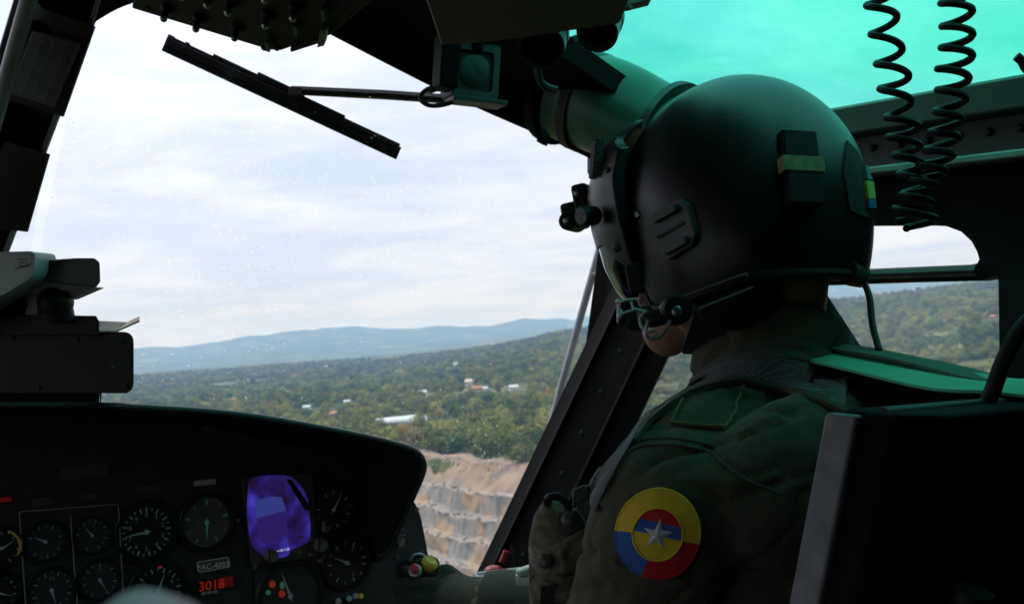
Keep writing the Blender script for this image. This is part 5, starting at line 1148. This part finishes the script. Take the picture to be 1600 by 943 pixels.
# camera base on the ear cup
c_ = cast(HB, 1060, 358, .0)[0]; n_ = nrm(sum(cast(HB, 1060 + a_, 358 + b_)[1] for a_ in (-30, 0, 30) for b_ in (-30, 0, 30))); c_ = c_ + n_ * .003
tx = nrm(A(.93, 0, .28)); tx = nrm(tx - n_ * float(tx @ n_)); ty = np.cross(n_, tx); ty = ty if ty[2] > 0 else -ty
def tp(u, w, o=0.0): return c_ + tx * u * .001 + ty * w * .001 + n_ * o
cb_ = part('camera_base', plate([tp(u * 1.08, w * 1.08, -.008) for u, w in [(-22, -15), (-16, -24), (14, -22), (22, -14), (24, 14), (17, 23), (-14, 24), (-22, 17)]], (), n_ * .014), mat('camera_base_plastic', (.05, .05, .053), .45, var=.2, vscale=100), hel, bevel=.0018)
for w in (-17, 17): part('slide_rail', box(tp(-1, w, .0085), (.030, .008, .006), (tx, ty, n_)), MATS['camera_base_plastic'], cb_, bevel=.0015)
part('slide_groove', box(tp(-2, 0, .0065), (.036, .003, .002), (tx, ty, n_)), rubber, cb_)
# battery box with a pale band
c_, n_ = cast(HB, 1247, 266, .0); n_ = nrm(sum(cast(HB, 1247 + a_, 266 + b_)[1] for a_ in (-20, 20) for b_ in (-40, 40))); ty = nrm(A(0.02, 0, 1)); ty = nrm(ty - n_ * float(ty @ n_)); tx = np.cross(ty, n_); tx = tx if tx[0] > 0 else -tx
bb = part('velcro_box', box(c_ + n_ * .005, (.036, .075, .014), (tx, ty, n_)), plastic, hel, bevel=.002)
part('pale_band', box(c_ + n_ * .0055 + ty * .002, (.043, .0155, .0155), (tx, ty, n_)), mat('faded_yellow_band', (.30, .30, .16), .8, var=.25, vscale=120), bb, bevel=.001)
for px_, py_ in ((1196, 280), (1292, 288), (1320, 302)):
    c_, n_ = cast(HB, px_, py_); part('screw', lathe(c_, n_, [(0, .004), (.002, .0035)], 10), plastic, hel)
# patches at the back
def hpatch(poly, off, m, name, th=.002):
    P_ = [A(x, y) for x, y in dens(poly, 5)]; c0 = sum(P_) / len(P_); rings = [[cast(HB, *(c0 + (p - c0) * s_), off + th)[0] for p in P_] for s_ in (.03, .5, .98)] + [[cast(HB, *p, off - .002)[0] for p in P_]]
    return part(name, loft(rings, True, True), m, hel, smooth=60)
hpatch([(1318, 222), (1334, 240), (1352, 300), (1352, 342), (1322, 330), (1312, 270)], .003, mat('dark_felt_patch', (.03, .033, .03), .95, var=.3, vscale=200), 'back_patch')
hpatch([(1340, 262), (1346, 262), (1352, 284), (1344, 282)], .006, mat('teal_patch', (.08, .2, .2), .9), 'patch_stripe')
hpatch([(1342, 284), (1353, 286), (1356, 312), (1345, 312)], .006, mat('lime_patch', (.42, .5, .10), .9), 'patch_stripe')
hpatch([(1345, 313), (1356, 313), (1357, 326), (1346, 326)], .006, mat('blue_patch', (.04, .14, .32), .9), 'patch_stripe')
# nape strap and chin strap
part('nape_pad', tube(spline([H(-.088, .06, -.088), H(-.100, .0, -.093), H(-.088, -.06, -.088)], 14), [.010] * 14, 12, flat=1.3), BLKN, hel)
part('nape_strap', ribbon(spline([at(1225, 436, 1.07), at(1262, 418, 1.08), at(1300, 402, 1.10), at(1335, 420, 1.14)], 16), [A(0, .2, 1)] * 16, .022, .003), mat('khaki_strap', (.10, .09, .04), .85, var=.3, vscale=200), hel)
part('chin_strap', ribbon(spline([H(.030, .094, -.075), H(.050, .078, -.112), H(.070, .045, -.136), H(.076, 0, -.142), H(.070, -.045, -.136)], 22), [nrm(hf + hu * .2)] * 22, [.036] * 22, .005), BLKN, hel)
part('ear_cup', ell(H(.02, .082, -.088), (.045, .030, .038), HX), rubber, hel)
# boom microphone with wire bows
mb = part('boom_microphone', acc(tube(spline([at(1062, 484, 1.055), at(1040, 492, 1.055), at(1016, 498, 1.06), at(1006, 488, 1.07)], 16), .0085, 12), lathe(at(1056, 484, 1.045), A(0, -1, .1), [(-.01, .015), (.006, .015), (.010, .012), (.011, .005)], 22)), plastic, hel)
part('pivot_screw', lathe(at(1057, 486, 1.036), A(0, -1, .1), [(-.002, .0055), (.003, .005), (.004, .003)], 12), metal, mb)
part('microphone_capsule', acc(box(at(980, 488, 1.09), (.020, .022, .024)), ell(at(992, 498, 1.085), (.012, .010, .012))), rubber, mb, bevel=.003)
wires = [[(966, 472), (980, 468), (996, 466)], [(988, 481), (1000, 484), (1010, 487)], [(968, 474), (967, 486), (969, 494)], [(986, 470), (989, 482)], [(968, 492), (980, 487), (990, 484)], [(1006, 488), (999, 497), (1002, 510), (1010, 518)],
         [(1013, 500), (1009, 515), (1012, 526), (1022, 530), (1034, 524), (1044, 508), (1047, 500)], [(1013, 520), (1022, 516), (1026, 522), (1018, 528)]]
for i, w in enumerate(wires): part('wire', tube(spline([at(x, y, 1.045 - .003 * i) for x, y in w], 14), .0014 if i != 6 else .0018, 6), mat('tinned_wire', (.62, .63, .65), .4) if i < 6 else mat('dark_chrome', (.3, .3, .31), .35, .5), mb)
for (x, y) in ((966, 471), (968, 493), (1009, 498), (1020, 498), (969, 487)): part('terminal_screw', ell(at(x, y, 1.06), (.0028, .0028, .0028), nu=10, nv=8), MATS['tinned_wire'], mb)
def on_shell(pts, off, n): return [cast(HB, p[0], p[1], off)[0] for p in spline([A(x, y, 0) for x, y in pts], n)]
part('boom_bow', tube(on_shell([(1066, 463), (1110, 446), (1160, 427), (1168, 428), (1172, 438)], .006, 24), .0011, 6), MATS['dark_chrome'], mb)
part('boom_bow', tube([p - A(0, .006, 0) for p in spline([at(1090, 482, 1.045), at(1120, 470, 1.045), at(1175, 448, 1.045)], 14)], .0011, 6), MATS['dark_chrome'], mb)
part('boom_bow', tube(spline([at(1132, 484, 1.05), at(1150, 468, 1.05), at(1165, 450, 1.055)], 10), .0008, 6), greyp, mb)
part('strap_buckle', box(at(992, 436, 1.09), (.014, .012, .030), HX), rubber, hel, bevel=.002)

# ================================================================== CYCLIC STICK
cy = thing('cyclic_stick', GB - A(0, 0, .55), 'black cyclic control stick with red and yellow buttons in the gloved hand', 'control stick')
part('stick_tube', tube([GB - A(0, 0, .55), GB - A(0.01, 0, .2), GB], [.018, .018, .02], 16), black, cy)
part('grip', tube(spline([GB, GB * .6 + GT * .4, GB * .2 + GT * .8, GT], 12), [.022, .023, .023, .022, .022, .023, .025, .028, .031, .033, .031, .024], 20), plastic, cy)
bt = part('yellow_button', lathe(at(668, 885, 1.575), nrm(A(.45, -.25, .8)), [(0, .0115), (.005, .0125), (.010, .0115), (.013, .008), (.0126, .0045), (.0112, .0025)], 22), mat('yellow_rubber', (.62, .46, .05), .6, var=.12, vscale=60), cy)
part('button_base', lathe(at(668, 885, 1.575), nrm(A(.45, -.25, .8)), [(-.02, .018), (0, .0165)], 20), plastic, cy)
part('red_button', lathe(at(649, 889, 1.555), nrm(A(-.1, -.8, .55)), [(-.004, .0065), (.006, .0065), (.0085, .004)], 16), mat('red_rubber', (.55, .05, .06), .45), cy)
part('button_ring', lathe(at(648.5, 890, 1.556), nrm(A(-.1, -.8, .55)), [(-.006, .0095), (.000, .0095), (.0015, .0075), (.0015, .006)], 18), mat('pale_ring', (.32, .32, .32), .4, .4), cy)
part('switch_guard', tube(spline([at(640, 876, 1.57), at(646, 868, 1.575), at(658, 866, 1.58), at(666, 872, 1.585)], 12), .003, 8), metal, cy)

# ================================================================== KNEEBOARD on the right thigh
kb_ = thing('kneeboard', at(790, 925, 1.66), 'dark kneeboard with a pale rim beside the gloved hand', 'kneeboard')
part('board', plate([at(742, 897, 1.70), at(812, 889, 1.78), at(830, 920, 1.60), at(768, 935, 1.56)], (), A(0, 0, -.008)), mat('slate_board', (.10, .11, .13), .4, var=.2, vscale=40), kb_, bevel=.002)
part('rim', tube([at(812, 889, 1.78), at(742, 897, 1.70), at(768, 935, 1.56)], .004, 8), pale, kb_)
part('paper_pad', puff([(806, 890), (830, 882), (834, 900), (808, 902)], 1.40, .01, mat('off_white_paper', (.5, .52, .48), .8, var=.1, vscale=40), 'paper_fold', kb_, .006).data and box(at(818, 905, 1.42), (.02, .01, .012)), mat('off_white_paper', (.5, .52, .48)), kb_)

# ================================================================== PILOT SEAT
seat = thing('pilot_seat', af(.75, .87, -1.13), 'black armoured pilot seat with light painted into its grey side edge', 'seat')
def sb(F_, R_, U_): return af(F_ - (U_ + .07) * .235, R_, U_)
RL, RR = .632, 1.12
part('back_shell', loft([[sb(.455, RL, u_), sb(.430, RL + .03, u_), sb(.425, RR - .03, u_), sb(.455, RR, u_), sb(.50, RR, u_), sb(.50, RL, u_)] for u_ in (-.80, -.5, -.2, -.075)], True, True), matte, seat, bevel=.006)
part('side_edge', loft([[sb(.480, RL - .006, u_), sb(.507, RL - .006, u_), sb(.507, RL + .004, u_), sb(.480, RL + .004, u_)] for u_ in (-.80, -.4, -.078)], True, True), mat('window_lit_grey_edge', (.17, .17, .185), .55, var=.25, vscale=35), seat, bevel=.003)  # paler than the seat: light falling on the edge is put into this grey
part('top_cap', tube([sb(.47, RL + .01, -.078), sb(.46, RR - .01, -.078)], .006, 12), plastic, seat)
part('dark_filler', tube(spline([at(1285, 600, 1.06), at(1380, 612, 1.0), at(1500, 622, .94), at(1640, 626, .88)], 14), .018, 14), matte, seat)  # black filler added for the darkness under the harness strap
part('seat_pan', box(af(.86, .87, -.84), (.47, .46, .10), AFX), matte, seat, bevel=.02)
for s_ in (-.2, .2):
    for F_ in (.70, 1.02): part('leg', tube([af(F_, .87 + s_, -.88), af(F_, .87 + s_, -1.13)], .018, 10), black, seat)
part('back_frame', acc(tube([sb(.44, .70, -.80), sb(.41, .70, -.2)], .014, 10), tube([sb(.44, 1.05, -.80), sb(.41, 1.05, -.2)], .014, 10)), plastic, seat)

# ================================================================== HARNESS, CORDS
har = thing('shoulder_harness', at(1450, 600, .85), 'wide webbing harness strap running from the shoulder over the seat top', 'harness strap')
HW = web_mat('green_lit_harness_webbing', (.14, .62, .40), (.12, .54, .35), 1500)  # grey-olive webbing; green light from the roof window is put into its colour
def drape(pts, w, tilt, m):
    P_ = spline(pts, 30); S_ = []
    for k in range(30):
        t_ = nrm(P_[min(k + 1, 29)] - P_[max(k - 1, 0)]); a_ = tilt[0] + (tilt[1] - tilt[0]) * k / 29 + .10 * math.sin(k * .5); S_.append(np.cross(t_, A(0, -math.sin(a_), math.cos(a_))))
    return part('strap', ribbon(P_, S_, [w * (.72 + .28 * math.sin(math.pi * min(1, (k + 2) / 26))) for k in range(30)], .0025), m, har, smooth=60)
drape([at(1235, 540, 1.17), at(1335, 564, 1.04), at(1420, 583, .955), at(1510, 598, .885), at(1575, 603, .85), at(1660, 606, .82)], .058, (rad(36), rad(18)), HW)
drape([at(1260, 535, 1.16), at(1350, 548, 1.06), at(1450, 568, .97), at(1530, 588, .90), at(1580, 597, .87), at(1660, 600, .84)], .030, (rad(14), rad(8)), mat('olive_strap', (.07, .12, .09), .85, var=.15, vscale=300))
part('strap_loop', tube(spline([at(1530, 650, .82), at(1546, 622, .82), at(1556, 596, .82), at(1570, 560, .82), at(1595, 515, .82), at(1640, 470, .82)], 22), .0062, 10), rubber, har)
hose = part('reel_hose', tube(spline([at(1320, 421, 1.13), at(1345, 436, 1.12), at(1358, 462, 1.10), at(1363, 505, 1.08), at(1374, 548, 1.05)], 20), .0034, 8), rubber, base=at(1374, 548, 1.05), label='thin black cord hanging from the back of the helmet', cat='cord')
hose.name = 'helmet_cord'
def coil(pts, n, turns0, r0, wire, d):
    P_ = spline([A(*p) for p in pts], n); cum = [0]
    pit_px = lambda y: np.interp(y, [-40, 60, 160, 260, 360], turns0)
    V_ = []
    ph = 0.0
    for i, (x, y, dd) in enumerate(P_):
        if i: ph += 2 * math.pi * math.hypot(x - P_[i - 1][0], y - P_[i - 1][1]) / (pit_px(y) * (1 + .22 * noise.noise(Vector((x / 60, y / 45, 2.0)))))
        c_ = at(x, y, dd); rr_ = r0 * (1 + .22 * noise.noise(Vector((x / 40, y / 38, 7.0)))); V_.append(c_ + A(1, 0, .12 * noise.noise(Vector((y / 50, x / 50, 1.0)))) * rr_ * math.cos(ph) + A(0, 1, 0) * rr_ * math.sin(ph))
    return tube(V_, wire, 8)
part('coiled_cord', coil([(1352, -160, 1.0), (1372, -20, 1.0), (1385, 60, 1.0), (1398, 130, 1.0), (1408, 190, 1.0), (1420, 250, 1.0), (1434, 310, 1.0), (1441, 356, 1.0)], 420, [50, 47, 40, 31, 24], .0125, .0034, 1.0), rubber, base=at(1360, -160, 1.0), label='left coiled black intercom cord, stretched, hanging before the green roof window', cat='cord', group='coiled intercom cords')
part('coiled_cord', coil([(1496, -160, .97), (1495, -20, .97), (1495, 60, .97), (1490, 120, .97), (1482, 180, .97), (1470, 230, .98), (1448, 280, .985), (1424, 315, .985), (1412, 345, .985)], 440, [36, 35, 33, 27, 22], .0125, .0034, 1.0), rubber, base=at(1496, -160, .97), label='right coiled black intercom cord, more tightly wound, curling left at its end', cat='cord', group='coiled intercom cords')
part('hook', tube(spline([at(1588, 88, .9), at(1597, 96, .9), at(1606, 110, .9), at(1640, 130, .9)], 10), .004, 8), rubber, base=at(1640, 130, .9), label='tip of a black hook at the right edge of the roof window', cat='hook')
# ================================================================== soft pale cushion edge close to the lens
PALEC = bpy.data.materials.new('pale_cloth'); PALEC.use_nodes = True; t = PALEC.node_tree; b = t.nodes['Principled BSDF']; b.inputs['Base Color'].default_value = (.8, .8, .86, 1); b.inputs['Roughness'].default_value = .9
tl = t.nodes.new('ShaderNodeBsdfTranslucent'); tl.inputs[0].default_value = (.85, .85, .92, 1); mm = t.nodes.new('ShaderNodeMixShader'); mm.inputs[0].default_value = .85
t.links.new(b.outputs[0], mm.inputs[1]); t.links.new(tl.outputs[0], mm.inputs[2]); t.links.new(mm.outputs[0], t.nodes['Material Output'].inputs[0])
cu_ = loft([[at(236 + 100 * u_ * (1 - .1 * w_), 920 + 22 * u_ * u_ * 2.2 + 120 * w_ + 3 * math.sin(u_ * 5), .17 + .02 * w_ * w_ + .012 * u_ * u_) for u_ in np.linspace(-1, 1, 25)] for w_ in np.linspace(0, 1, 8)])
part('paper_sheet', cu_, PALEC, base=at(236, 1030, .17), label='blurred white paper edge at the bottom, close in front of the gauges', cat='paper')
